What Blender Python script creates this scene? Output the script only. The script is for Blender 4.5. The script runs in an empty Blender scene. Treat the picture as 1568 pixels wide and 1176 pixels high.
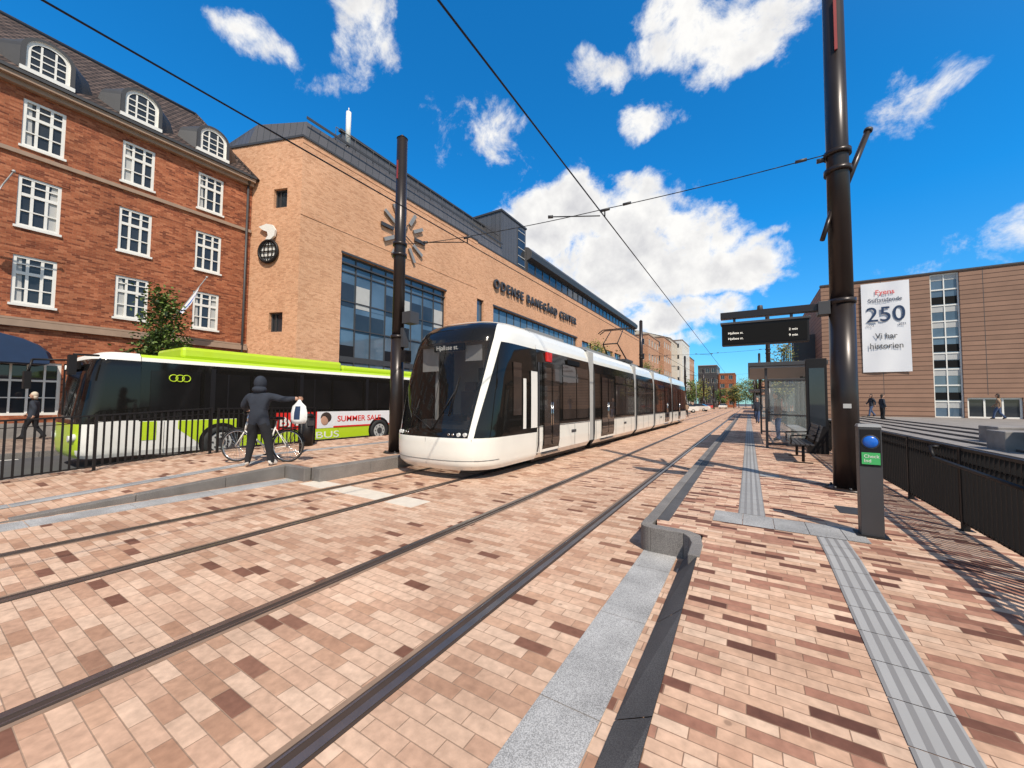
import bpy, math, random
from mathutils import Vector, Matrix
random.seed(7)
S=bpy.context.scene
COL=S.collection
rad=math.radians
# ------------------------------------------------------------ materials
def newmat(name):
    m=bpy.data.materials.new(name); m.use_nodes=True
    nt=m.node_tree; b=nt.nodes.get('Principled BSDF')
    return m,nt,b
def N(nt,t,**kw):
    n=nt.nodes.new(t)
    for k,v in kw.items(): setattr(n,k,v)
    return n
def math_n(nt,op,a,b=None,c=None):
    n=nt.nodes.new('ShaderNodeMath'); n.operation=op
    for i,v in enumerate((a,b,c)):
        if v is None: continue
        if isinstance(v,(int,float)): n.inputs[i].default_value=v
        else: nt.links.new(v,n.inputs[i])
    return n.outputs[0]
def mixc(nt,fac,a,b,mode='MIX'):
    n=nt.nodes.new('ShaderNodeMix'); n.data_type='RGBA'; n.blend_type=mode
    def st(s,v):
        if isinstance(v,(tuple,list)): s.default_value=(v[0],v[1],v[2],1)
        elif isinstance(v,(int,float)): s.default_value=v
        else: nt.links.new(v,s)
    st(n.inputs[0],fac); st(n.inputs[6],a); st(n.inputs[7],b)
    return n.outputs[2]
def mat(name,c,rough=.6,metal=0,var=.12,scale=3,bump=0,spec=.5,coat=0):
    m,nt,b=newmat(name)
    b.inputs['Roughness'].default_value=rough
    b.inputs['Metallic'].default_value=metal
    b.inputs['Specular IOR Level'].default_value=spec
    if coat: 
        b.inputs['Coat Weight'].default_value=coat; b.inputs['Coat Roughness'].default_value=.04
    if var>0:
        g=N(nt,'ShaderNodeNewGeometry')
        no=N(nt,'ShaderNodeTexNoise'); no.inputs['Scale'].default_value=scale; no.inputs['Detail'].default_value=5
        nt.links.new(g.outputs['Position'],no.inputs['Vector'])
        lo=tuple(x*(1-var) for x in c[:3]); hi=tuple(min(1,x*(1+var)) for x in c[:3])
        r=mixc(nt,no.outputs['Fac'],lo,hi)
        nt.links.new(r,b.inputs['Base Color'])
        if bump:
            bp=N(nt,'ShaderNodeBump'); bp.inputs['Strength'].default_value=bump; bp.inputs['Distance'].default_value=.01
            n2=N(nt,'ShaderNodeTexNoise'); n2.inputs['Scale'].default_value=scale*25; n2.inputs['Detail'].default_value=3
            nt.links.new(g.outputs['Position'],n2.inputs['Vector'])
            nt.links.new(n2.outputs['Fac'],bp.inputs['Height']); nt.links.new(bp.outputs[0],b.inputs['Normal'])
    else: b.inputs['Base Color'].default_value=(*c[:3],1)
    return m
def brick(name,L,H,ramp,mortar,mw,mode='wall',stain=.25,bump=.4,rough=.85,stainscale=.5,spots=False):
    m,nt,b=newmat(name); b.inputs['Roughness'].default_value=rough; b.inputs['Specular IOR Level'].default_value=.25
    g=N(nt,'ShaderNodeNewGeometry'); s=N(nt,'ShaderNodeSeparateXYZ'); nt.links.new(g.outputs['Position'],s.inputs[0])
    if mode=='ground': u,v=s.outputs[0],s.outputs[1]
    else: u,v=math_n(nt,'ADD',s.outputs[0],s.outputs[1]),s.outputs[2]
    vv=math_n(nt,'DIVIDE',v,H); row=math_n(nt,'FLOOR',vv); fv=math_n(nt,'SUBTRACT',vv,row)
    wn=N(nt,'ShaderNodeTexWhiteNoise',noise_dimensions='1D'); nt.links.new(row,wn.inputs['W'])
    off=math_n(nt,'MULTIPLY_ADD',row,.5,math_n(nt,'MULTIPLY',wn.outputs['Value'],.22 if mode=='ground' else .08))
    uu=math_n(nt,'ADD',math_n(nt,'DIVIDE',u,L),off); colm=math_n(nt,'FLOOR',uu); fu=math_n(nt,'SUBTRACT',uu,colm)
    cb=N(nt,'ShaderNodeCombineXYZ'); nt.links.new(row,cb.inputs[0]); nt.links.new(colm,cb.inputs[1])
    w2=N(nt,'ShaderNodeTexWhiteNoise',noise_dimensions='3D'); nt.links.new(cb.outputs[0],w2.inputs['Vector'])
    cr=N(nt,'ShaderNodeValToRGB'); cr.color_ramp.interpolation='LINEAR'
    els=cr.color_ramp.elements
    els[0].position=ramp[0][0]; els[0].color=(*ramp[0][1],1); els[1].position=ramp[-1][0]; els[1].color=(*ramp[-1][1],1)
    for p,c in ramp[1:-1]:
        e=els.new(p); e.color=(*c,1)
    nt.links.new(w2.outputs['Value'],cr.inputs[0])
    du=math_n(nt,'MULTIPLY',math_n(nt,'MINIMUM',fu,math_n(nt,'SUBTRACT',1,fu)),L)
    dv=math_n(nt,'MULTIPLY',math_n(nt,'MINIMUM',fv,math_n(nt,'SUBTRACT',1,fv)),H)
    d=math_n(nt,'MINIMUM',du,dv)
    mr=N(nt,'ShaderNodeMapRange'); nt.links.new(d,mr.inputs[0]); mr.inputs[1].default_value=mw*.35; mr.inputs[2].default_value=mw
    no=N(nt,'ShaderNodeTexNoise'); no.inputs['Scale'].default_value=stainscale; no.inputs['Detail'].default_value=8; no.inputs['Roughness'].default_value=.68
    nt.links.new(g.outputs['Position'],no.inputs['Vector'])
    n2=N(nt,'ShaderNodeTexNoise'); n2.inputs['Scale'].default_value=18; n2.inputs['Detail'].default_value=5
    nt.links.new(g.outputs['Position'],n2.inputs['Vector'])
    c1=mixc(nt,mr.outputs[0],mortar,cr.outputs[0])
    st=N(nt,'ShaderNodeMapRange'); nt.links.new(no.outputs['Fac'],st.inputs[0]); st.inputs[1].default_value=.3; st.inputs[2].default_value=.7
    st.inputs[3].default_value=1-stain; st.inputs[4].default_value=1+stain*.45
    s2=N(nt,'ShaderNodeMapRange'); nt.links.new(n2.outputs['Fac'],s2.inputs[0]); s2.inputs[1].default_value=.3; s2.inputs[2].default_value=.7
    s2.inputs[3].default_value=.82; s2.inputs[4].default_value=1.12
    mul=math_n(nt,'MULTIPLY',st.outputs[0],s2.outputs[0])
    if spots:
        vo=N(nt,'ShaderNodeTexVoronoi'); vo.inputs['Scale'].default_value=2.6; nt.links.new(g.outputs['Position'],vo.inputs['Vector'])
        sm=N(nt,'ShaderNodeMapRange'); nt.links.new(vo.outputs['Distance'],sm.inputs[0]); sm.inputs[1].default_value=.035; sm.inputs[2].default_value=.055; sm.inputs[3].default_value=.66; sm.inputs[4].default_value=1
        mul=math_n(nt,'MULTIPLY',mul,sm.outputs[0])
    vm=N(nt,'ShaderNodeVectorMath',operation='SCALE'); nt.links.new(c1,vm.inputs[0]); nt.links.new(mul,vm.inputs['Scale'])
    nt.links.new(vm.outputs[0],b.inputs['Base Color'])
    bp=N(nt,'ShaderNodeBump'); bp.inputs['Strength'].default_value=bump; bp.inputs['Distance'].default_value=.006
    hh=math_n(nt,'ADD',math_n(nt,'MULTIPLY',mr.outputs[0],1.0),math_n(nt,'ADD',math_n(nt,'MULTIPLY',w2.outputs['Value'],.35),math_n(nt,'MULTIPLY',n2.outputs['Fac'],.6)))
    nt.links.new(hh,bp.inputs['Height']); nt.links.new(bp.outputs[0],b.inputs['Normal'])
    return m
def stripes(name,c,c2,pitch,width,axis='xy',rough=.5,metal=.0,var=.15):
    m,nt,b=newmat(name); b.inputs['Roughness'].default_value=rough; b.inputs['Metallic'].default_value=metal
    g=N(nt,'ShaderNodeNewGeometry'); s=N(nt,'ShaderNodeSeparateXYZ'); nt.links.new(g.outputs['Position'],s.inputs[0])
    u={'xy':lambda:math_n(nt,'ADD',s.outputs[0],s.outputs[1]),'z':lambda:s.outputs[2],'x':lambda:s.outputs[0],'y':lambda:s.outputs[1]}[axis]()
    f=math_n(nt,'FRACT',math_n(nt,'DIVIDE',u,pitch)); k=math_n(nt,'LESS_THAN',f,width/pitch)
    fl=math_n(nt,'FLOOR',math_n(nt,'DIVIDE',u,pitch))
    wn=N(nt,'ShaderNodeTexWhiteNoise',noise_dimensions='1D'); nt.links.new(fl,wn.inputs['W'])
    no=N(nt,'ShaderNodeTexNoise'); no.inputs['Scale'].default_value=1.2; no.inputs['Detail'].default_value=7; nt.links.new(g.outputs['Position'],no.inputs['Vector'])
    f2=math_n(nt,'ADD',math_n(nt,'MULTIPLY',wn.outputs['Value'],.4),math_n(nt,'MULTIPLY',no.outputs['Fac'],.6))
    base=mixc(nt,f2,tuple(x*(1-var) for x in c),tuple(x*(1+var) for x in c))
    nt.links.new(mixc(nt,k,base,c2),b.inputs['Base Color'])
    bp=N(nt,'ShaderNodeBump'); bp.inputs['Strength'].default_value=.5; bp.inputs['Distance'].default_value=.03
    nt.links.new(k,bp.inputs['Height']); nt.links.new(bp.outputs[0],b.inputs['Normal'])
    return m
def granite(name,c,sp=.35):
    m,nt,b=newmat(name); b.inputs['Roughness'].default_value=.75
    g=N(nt,'ShaderNodeNewGeometry')
    v=N(nt,'ShaderNodeTexNoise'); v.inputs['Scale'].default_value=170; v.inputs['Detail'].default_value=3; nt.links.new(g.outputs['Position'],v.inputs['Vector'])
    w=N(nt,'ShaderNodeTexNoise'); w.inputs['Scale'].default_value=2.3; w.inputs['Detail'].default_value=7; nt.links.new(g.outputs['Position'],w.inputs['Vector'])
    mr=N(nt,'ShaderNodeMapRange'); nt.links.new(v.outputs['Fac'],mr.inputs[0]); mr.inputs[1].default_value=.38; mr.inputs[2].default_value=.62
    a=mixc(nt,mr.outputs[0],tuple(x*(1-sp) for x in c),tuple(min(1,x*(1+sp)) for x in c))
    mr2=N(nt,'ShaderNodeMapRange'); nt.links.new(w.outputs['Fac'],mr2.inputs[0]); mr2.inputs[1].default_value=.3; mr2.inputs[2].default_value=.7; mr2.inputs[3].default_value=.72; mr2.inputs[4].default_value=1.15
    vm=N(nt,'ShaderNodeVectorMath',operation='SCALE'); nt.links.new(a,vm.inputs[0]); nt.links.new(mr2.outputs[0],vm.inputs['Scale'])
    nt.links.new(vm.outputs[0],b.inputs['Base Color'])
    return m
M={}
M['pave']=brick('track_paving_brick',.245,.098,[(0,(.18,.08,.052)),(.035,(.23,.105,.07)),(.05,(.45,.25,.16)),(.2,(.54,.325,.22)),(.4,(.61,.39,.27)),(.6,(.66,.44,.31)),(.82,(.70,.485,.35)),(.92,(.59,.36,.24)),(1,(.42,.23,.145))],(.37,.24,.165),.0042,'ground',.26,.4,stainscale=.8,spots=True)
M['pave2']=brick('platform_paving_brick',.25,.070,[(0,(.12,.05,.036)),(.10,(.18,.078,.054)),(.13,(.36,.17,.115)),(.32,(.45,.235,.16)),(.37,(.57,.35,.235)),(.7,(.66,.43,.30)),(1,(.70,.49,.355))],(.30,.18,.12),.0038,'ground',.28,.4,stainscale=.8,spots=True)
M['hotelbrick']=brick('red_brick_wall',.24,.075,[(0,(.17,.045,.024)),(.25,(.30,.085,.04)),(.6,(.39,.12,.055)),(1,(.49,.18,.09))],(.33,.165,.095),.006,'wall',.36,.3)
M['stbrick']=brick('yellow_brick_wall',.24,.075,[(0,(.54,.27,.148)),(.4,(.66,.35,.20)),(1,(.73,.41,.245))],(.64,.38,.245),.006,'wall',.15,.15,stainscale=.25)
M['asphalt']=mat('asphalt',(.075,.075,.078),.9,var=.25,scale=2,bump=.5)
M['sidewalk']=brick('sidewalk_paving',.4,.2,[(0,(.22,.16,.13)),(.5,(.30,.22,.175)),(1,(.36,.27,.21))],(.16,.13,.11),.008,'ground')
M['granite']=granite('light_granite',(.385,.375,.365))
M['dgranite']=granite('dark_granite',(.085,.080,.080))
M['kerb']=granite('kerb_granite',(.19,.172,.158))
M['tactile']=stripes('tactile_paving',(.34,.33,.32),(.22,.21,.205),.07,.028,'x',.75,var=.35)
M['tactile2']=granite('tactile_plain',(.32,.31,.30))
M['rail']=mat('rail_steel',(.34,.29,.26),.32,.9,var=.35,scale=6)
M['railside']=mat('rail_rubber',(.055,.034,.025),.85,var=.3)
M['railbed']=mat('rail_bed_mortar',(.27,.175,.12),.9,var=.3,scale=8)
M['white']=mat('tram_white_paint',(.81,.78,.70),.22,var=.06,scale=2,coat=.4)
M['white2']=mat('white_paint',(.78,.75,.69),.4,var=.08)
M['cream']=mat('cream_road_marking',(.68,.60,.50),.8,var=.2,scale=7)
M['blackgl']=mat('black_gloss',(.010,.009,.008),.06,var=0,spec=.4)
M['glass']=mat('dark_glass',(.028,.032,.038),.03,var=.5,scale=.8,spec=.6)
M['busgl']=mat('bus_window_glass',(.012,.011,.011),.08,var=.5,scale=1.2,spec=.25)
M['tglass']=mat('tram_window_glass',(.045,.033,.028),.03,var=.6,scale=1.3,spec=.45)
M['bluegl']=mat('curtain_glass',(.085,.13,.18),.04,var=.75,scale=.4,spec=.9)
M['pole']=mat('painted_pole_steel',(.030,.022,.020),.33,.3,var=.2,spec=.5)
M['black']=mat('black_steel',(.011,.009,.009),.5,.1,var=.2,spec=.35)
M['rubber']=mat('tyre_rubber',(.02,.02,.02),.8,var=.2)
M['dgrey']=mat('dark_grey',(.05,.048,.05),.5,var=.2)
M['grey']=mat('mid_grey',(.25,.245,.24),.5,var=.15)
M['lgrey']=mat('light_grey',(.45,.44,.42),.5,var=.12)
M['chrome']=mat('chrome',(.6,.6,.6),.2,1,var=0)
M['lime']=mat('lime_green_paint',(.48,.64,.022),.28,var=.05,coat=.3)
M['red']=mat('red_paint',(.66,.025,.02),.4,var=.05)
M['dred']=mat('dark_red_reflection_flag',(.30,.03,.025),.4,var=.1)  # flag cloth colour; on the poles it paints a red reflection
M['blue']=mat('blue_paint',(.015,.13,.55),.25,var=.05)
M['navy']=mat('navy_canvas',(.012,.035,.09),.8,var=.2)
M['green']=mat('green_label',(.06,.42,.12),.5,var=.05)
M['zinc']=stripes('zinc_cladding',(.125,.118,.12),(.06,.06,.062),.55,.05,'xy',.5,.3)
M['roof']=brick('pantile_roof',.22,.30,[(0,(.070,.048,.042)),(.5,(.11,.076,.064)),(1,(.15,.103,.086))],(.025,.02,.02),.05,'wall',.25,1.0)
M['trim']=mat('sandstone_trim',(.33,.225,.16),.8,var=.2)
M['louver']=stripes('slatted_brick_cladding',(.29,.165,.11),(.105,.055,.038),.36,.055,'z',.85,var=.28)
M['conc']=granite('concrete',(.27,.245,.225),.12)
M['concshade']=granite('concrete_riser_shade',(.10,.09,.085),.12)  # darkened copy of the concrete, paints shade on the step risers
M['banner']=mat('banner_cloth',(.74,.73,.74),.8,var=.06,scale=.7)
M['skin']=mat('skin',(.50,.28,.19),.55,var=.06)
M['jacket']=mat('dark_jacket',(.022,.027,.040),.85,var=.5,scale=9,bump=.6)
M['trousers']=mat('dark_trousers',(.013,.013,.016),.9,var=.45,scale=9,bump=.6)
M['tancoat']=mat('tan_coat',(.30,.20,.13),.85,var=.25,scale=9)
M['jeans']=mat('jeans',(.05,.08,.16),.85,var=.3,scale=9)
M['hairw']=mat('blond_hair',(.60,.50,.38),.7,var=.25,scale=40)
M['haird']=mat('dark_hair',(.04,.025,.018),.7,var=.25,scale=40)
M['bag']=mat('plastic_bag',(.72,.72,.70),.4,var=.15,scale=20)
M['bark']=mat('bark',(.10,.075,.055),.9,var=.3,scale=12)
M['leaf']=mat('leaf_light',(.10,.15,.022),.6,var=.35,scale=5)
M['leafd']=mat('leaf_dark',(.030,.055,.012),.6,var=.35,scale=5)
M['leafy']=mat('leaf_yellow',(.22,.19,.035),.6,var=.35,scale=5)
M['screen']=mat('display_screen',(.007,.007,.007),.7,var=0,spec=.15)
M['seat']=mat('seat_fabric',(.10,.06,.05),.8,var=.3)
M['inter']=mat('cab_interior',(.42,.36,.31),.7,var=.2)
def lit(name,c,s):
    m,nt,b=newmat(name); b.inputs['Base Color'].default_value=(*c,1); b.inputs['Emission Color'].default_value=(*c,1); b.inputs['Emission Strength'].default_value=s; return m
M['led']=lit('white_led_text',(.85,.80,.70),.7)
M['lamp']=mat('headlamp_lens',(.65,.65,.62),.1,var=0)
M['plaster']=mat('cream_plaster',(.60,.50,.39),.85,var=.1)
M['wplaster']=mat('white_plaster',(.68,.65,.60),.85,var=.08)
M['tanb']=brick('tan_brick_far',.5,.2,[(0,(.44,.22,.13)),(.5,(.52,.28,.165)),(1,(.60,.34,.21))],(.5,.33,.24),.01,'wall',.1,.1)
MG,gnt,gb=newmat('clear_glass'); gb.inputs['Base Color'].default_value=(.75,.85,.82,1); gb.inputs['Alpha'].default_value=.16; gb.inputs['Roughness'].default_value=.03
MW,gnt,gb=newmat('windscreen_glass'); gb.inputs['Base Color'].default_value=(.02,.018,.017,1); gb.inputs['Alpha'].default_value=.40; gb.inputs['Roughness'].default_value=.02; gb.inputs['Specular IOR Level'].default_value=.7
M['wscreen']=MW; M['clear']=MG
# ------------------------------------------------------------ mesh builder
class MB:
    def __init__(s): s.v=[];s.f=[];s.m=[];s.sm=[];s.mats=[]
    def mi(s,m):
        if isinstance(m,str): m=M[m]
        if m not in s.mats: s.mats.append(m)
        return s.mats.index(m)
    def poly(s,pts,m,sm=False):
        i=len(s.v); s.v+= [tuple(p) for p in pts]; s.f.append(tuple(range(i,i+len(pts)))); s.m.append(s.mi(m)); s.sm.append(sm)
    def hexa(s,c,m):
        i=len(s.v); s.v+=[tuple(p) for p in c]; k=s.mi(m)
        for q in ((0,3,2,1),(4,5,6,7),(0,1,5,4),(1,2,6,5),(2,3,7,6),(3,0,4,7)):
            s.f.append(tuple(i+j for j in q)); s.m.append(k); s.sm.append(False)
    def box(s,x0,x1,y0,y1,z0,z1,m):
        s.hexa([(x0,y0,z0),(x1,y0,z0),(x1,y1,z0),(x0,y1,z0),(x0,y0,z1),(x1,y0,z1),(x1,y1,z1),(x0,y1,z1)],m)
    def pbox(s,P,u0,u1,z0,z1,d0,d1,m):
        s.hexa([P(u0,z0,d0),P(u1,z0,d0),P(u1,z0,d1),P(u0,z0,d1),P(u0,z1,d0),P(u1,z1,d0),P(u1,z1,d1),P(u0,z1,d1)],m)
    def tube(s,p0,p1,r0,r1,m,n=12,caps=True):
        p0=Vector(p0);p1=Vector(p1);d=(p1-p0)
        if d.length<1e-6: return
        d.normalize(); a=d.orthogonal().normalized(); b=d.cross(a); i=len(s.v); k=s.mi(m)
        for p,r in((p0,r0),(p1,r1)):
            for j in range(n):
                t=2*math.pi*j/n; s.v.append(tuple(p+a*math.cos(t)*r+b*math.sin(t)*r))
        for j in range(n):
            j2=(j+1)%n; s.f.append((i+j,i+j2,i+n+j2,i+n+j)); s.m.append(k); s.sm.append(True)
        if caps:
            s.f.append(tuple(i+n-1-j for j in range(n))); s.m.append(k); s.sm.append(False)
            s.f.append(tuple(i+n+j for j in range(n))); s.m.append(k); s.sm.append(False)
    def path(s,pts,r,m,n=8):
        for a,b in zip(pts[:-1],pts[1:]): s.tube(a,b,r,r,m,n)
    def ell(s,c,rx,ry,rz,m,n=16,k=10,R=None):
        i=len(s.v); mm=s.mi(m); c=Vector(c)
        for a in range(k+1):
            ph=math.pi*a/k
            for b in range(n):
                th=2*math.pi*b/n
                p=Vector((rx*math.sin(ph)*math.cos(th),ry*math.sin(ph)*math.sin(th),rz*math.cos(ph)))
                if R: p=R@p
                s.v.append(tuple(c+p))
        for a in range(k):
            for b in range(n):
                b2=(b+1)%n; s.f.append((i+a*n+b,i+(a+1)*n+b,i+(a+1)*n+b2,i+a*n+b2)); s.m.append(mm); s.sm.append(True)
    def torus(s,c,ax,R,r,m,n=32,k=8):
        c=Vector(c); ax=Vector(ax).normalized(); a=ax.orthogonal().normalized(); b=ax.cross(a); i=len(s.v); mm=s.mi(m)
        for j in range(n):
            t=2*math.pi*j/n; e=a*math.cos(t)+b*math.sin(t)
            for q in range(k):
                w=2*math.pi*q/k; s.v.append(tuple(c+e*(R+r*math.cos(w))+ax*r*math.sin(w)))
        for j in range(n):
            for q in range(k):
                j2=(j+1)%n;q2=(q+1)%k
                s.f.append((i+j*k+q,i+j2*k+q,i+j2*k+q2,i+j*k+q2)); s.m.append(mm); s.sm.append(True)
    def disc(s,c,ax,R,m,n=24,t=.01):
        c=Vector(c); ax=Vector(ax).normalized(); s.tube(c-ax*t/2,c+ax*t/2,R,R,m,n)
    def grid(s,rows,mf,sm=True):
        i=len(s.v); nr=len(rows); nc=len(rows[0])
        for r in rows: s.v+=[tuple(p) for p in r]
        for a in range(nr-1):
            for b in range(nc-1):
                m=mf(a,b)
                if m is None: continue
                s.f.append((i+a*nc+b,i+a*nc+b+1,i+(a+1)*nc+b+1,i+(a+1)*nc+b)); s.m.append(s.mi(m)); s.sm.append(sm)
    def obj(s,name,parent=None,bevel=0):
        me=bpy.data.meshes.new(name); me.from_pydata(s.v,[],s.f); me.update()
        for m in s.mats: me.materials.append(m)
        me.polygons.foreach_set('material_index',s.m); me.polygons.foreach_set('use_smooth',s.sm)
        o=bpy.data.objects.new(name,me); COL.objects.link(o)
        if parent: o.parent=parent
        if bevel:
            md=o.modifiers.new('bevel','BEVEL'); md.width=bevel; md.segments=2; md.limit_method='ANGLE'; md.angle_limit=rad(50)
        return o
def empty(name):
    e=bpy.data.objects.new(name,None); COL.objects.link(e); e.empty_display_size=.3; return e
def text(name,body,size,loc,rot,m,parent=None,ext=.004,fit=None,align='LEFT',bold=0,sp=False):
    cu=bpy.data.curves.new(name,'FONT'); cu.body=body; cu.size=size; cu.extrude=ext; cu.align_x=align; cu.offset=bold
    o=bpy.data.objects.new(name,cu); COL.objects.link(o); o.location=loc; o.rotation_euler=rot; cu.materials.append(M[m])
    if parent: o.parent=parent
    if fit:
        bpy.context.view_layer.update(); w=o.dimensions.x
        if sp: cu.space_character=1+ (fit-w)/max(.01,(len(body)-1)*(w/len(body)))
        else: o.scale.x=fit/w
    return o
RX=(rad(90),0,rad(90)); RY=(rad(90),0,0)
def facade(mb,P,ulen,z0,z1,holes,m,rev=.15):
    us=sorted(set([0,ulen]+[h[0] for h in holes]+[h[1] for h in holes])); zs=sorted(set([z0,z1]+[h[2] for h in holes]+[h[3] for h in holes]))
    for a,b in zip(us[:-1],us[1:]):
        for c,d in zip(zs[:-1],zs[1:]):
            mu,mz=(a+b)/2,(c+d)/2
            if any(h[0]<mu<h[1] and h[2]<mz<h[3] for h in holes): continue
            mb.poly([P(a,c,0),P(b,c,0),P(b,d,0),P(a,d,0)],m)
    for h in holes:
        a,b,c,d=h[:4]
        mb.poly([P(a,c,0),P(a,c,-rev),P(a,d,-rev),P(a,d,0)],m); mb.poly([P(b,c,0),P(b,d,0),P(b,d,-rev),P(b,c,-rev)],m)
        mb.poly([P(a,d,0),P(a,d,-rev),P(b,d,-rev),P(b,d,0)],m); mb.poly([P(a,c,0),P(b,c,0),P(b,c,-rev),P(a,c,-rev)],m)
def window(mb,P,a,b,c,d,dep,vs,hs,fm,gm,fw=.07,mw=.045):
    mb.poly([P(a,c,-dep+.01),P(b,c,-dep+.01),P(b,d,-dep+.01),P(a,d,-dep+.01)],gm)
    f0,f1=-dep+.02,-dep+.08
    mb.pbox(P,a,a+fw,c,d,f0,f1,fm); mb.pbox(P,b-fw,b,c,d,f0,f1,fm)
    mb.pbox(P,a+fw,b-fw,c,c+fw,f0,f1,fm); mb.pbox(P,a+fw,b-fw,d-fw,d,f0,f1,fm)
    for t,w in vs: mb.pbox(P,a+(b-a)*t-w/2,a+(b-a)*t+w/2,c+fw,d-fw,f0,f1-.012,fm)
    for t,w in hs: mb.pbox(P,a+fw,b-fw,c+(d-c)*t-w/2,c+(d-c)*t+w/2,f0,f1-.006,fm)
def PF(O,U):
    O=Vector((O[0],O[1])); U=Vector(U).normalized(); Nn=Vector((U.y,-U.x))
    def P(u,z,d):
        q=O+U*u+Nn*d; return (q.x,q.y,z)
    return P
# ------------------------------------------------------------ camera
cam_d=bpy.data.cameras.new('camera'); cam=bpy.data.objects.new('camera',cam_d); COL.objects.link(cam)
cam_d.lens=13.52; cam_d.sensor_width=36; cam_d.clip_end=3000; cam_d.clip_start=.05
Rm=Matrix.Rotation(rad(31.6),4,'Z')@Matrix.Rotation(rad(90+2.6),4,'X')@Matrix.Rotation(rad(.5),4,'Z')
cam.matrix_world=Matrix.Translation((0,0,1.61))@Rm
S.camera=cam
# ------------------------------------------------------------ light
sd=Vector((.76,-.65,0)).normalized(); EL=rad(50)
sdir=Vector((sd.x*math.cos(EL),sd.y*math.cos(EL),math.sin(EL)))
L=bpy.data.lights.new('sun','SUN'); L.energy=4.8; L.angle=rad(.6); L.color=(1,.92,.80)
lo=bpy.data.objects.new('sun',L); COL.objects.link(lo); lo.rotation_euler=sdir.to_track_quat('Z','Y').to_euler(); lo.location=(20,-20,40)
W=bpy.data.worlds.new('World'); S.world=W; W.use_nodes=True; nt=W.node_tree; nt.nodes.clear()
out=N(nt,'ShaderNodeOutputWorld'); bg=N(nt,'ShaderNodeBackground'); nt.links.new(bg.outputs[0],out.inputs[0]); bg.inputs[1].default_value=.12
sky=N(nt,'ShaderNodeTexSky',sky_type='NISHITA'); sky.sun_disc=False; sky.sun_elevation=EL; sky.sun_rotation=math.atan2(sd.x,sd.y); sky.ozone_density=2.0; sky.dust_density=.3; sky.air_density=1.0
tc=N(nt,'ShaderNodeTexCoord'); sp=N(nt,'ShaderNodeSeparateXYZ'); nt.links.new(tc.outputs['Generated'],sp.inputs[0])
tint=mixc(nt,1.0,sky.outputs[0],(.10,1.15,1.85),'MULTIPLY')
hz=N(nt,'ShaderNodeMapRange'); nt.links.new(sp.outputs[2],hz.inputs[0]); hz.inputs[1].default_value=0; hz.inputs[2].default_value=.38
hcol=mixc(nt,1.0,sky.outputs[0],(.50,1.0,1.30),'MULTIPLY')
sky0=mixc(nt,hz.outputs[0],hcol,tint)
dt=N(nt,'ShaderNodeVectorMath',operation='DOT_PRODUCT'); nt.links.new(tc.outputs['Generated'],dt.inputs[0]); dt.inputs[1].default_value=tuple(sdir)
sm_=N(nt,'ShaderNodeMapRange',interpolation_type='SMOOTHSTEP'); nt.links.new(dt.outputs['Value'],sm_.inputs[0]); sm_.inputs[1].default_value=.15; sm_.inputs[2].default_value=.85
warm_fill_sky=mixc(nt,1.0,sky.outputs[0],(1.2,1.15,1.0),'MULTIPLY')  # sky whitened toward the unseen sun side, added to warm the fill light
skyc=mixc(nt,sm_.outputs[0],sky0,warm_fill_sky)
az=math_n(nt,'ARCTAN2',sp.outputs[0],sp.outputs[1]); el=math_n(nt,'ARCSINE',sp.outputs[2])
ce0=N(nt,'ShaderNodeCombineXYZ'); nt.links.new(az,ce0.inputs[0]); nt.links.new(el,ce0.inputs[1])
# irregular cloud outlines: perturb the direction before the cloud bodies are looked up
wn_=N(nt,'ShaderNodeTexNoise'); wn_.inputs['Scale'].default_value=6.5; wn_.inputs['Detail'].default_value=3; nt.links.new(tc.outputs['Generated'],wn_.inputs['Vector'])
wsub=N(nt,'ShaderNodeVectorMath',operation='SUBTRACT'); nt.links.new(wn_.outputs['Color'],wsub.inputs[0]); wsub.inputs[1].default_value=(.5,.5,.5)
ce=N(nt,'ShaderNodeVectorMath',operation='MULTIPLY_ADD'); nt.links.new(wsub.outputs[0],ce.inputs[0]); ce.inputs[1].default_value=(.24,.15,0); nt.links.new(ce0.outputs[0],ce.inputs[2])
clouds=[(-24,26.2,11,5.0,1.5),(-15,24.6,9.5,5.0,1.45),(-6.5,21.5,7,3.2,1.1),(-5.0,17.4,9.5,3.6,1.3),(-12.0,28.6,4.0,2.6,1.0),(-16,19,11,6,1.5),(-8,11.9,8.5,2.8,1.15),(-19,13.5,7,3.5,1.2),
(-.6,19.9,6,1.3,.85),(2.5,15.9,4.5,1.8,.5),(-53.7,43.5,5,6,.92),(-4.5,40.8,8.5,3.6,.95),(2.6,39.4,6.0,2.4,.85),(-18,39.9,5.2,2.6,.86),(-11.5,35.4,4.6,1.9,.80),
(-66,38.6,5.4,1.9,.72),(15.6,29,4.8,2.8,.45),(-38.8,36,6.2,3.8,.38),(22,14,6,2.0,.5),(-7.5,44.5,5,2.4,.78),(-58,37,4,1.6,.42),(-13,8.3,9,2.0,.95),(-31,31,4,3,.34),
(60,35,18,9,.9),(100,28,16,7,.9),(140,40,20,8,.9),(85,50,14,7,.8),(-120,30,18,8,.9)]  # this row: unseen clouds outside the view, added for reflections
acc=None
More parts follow.
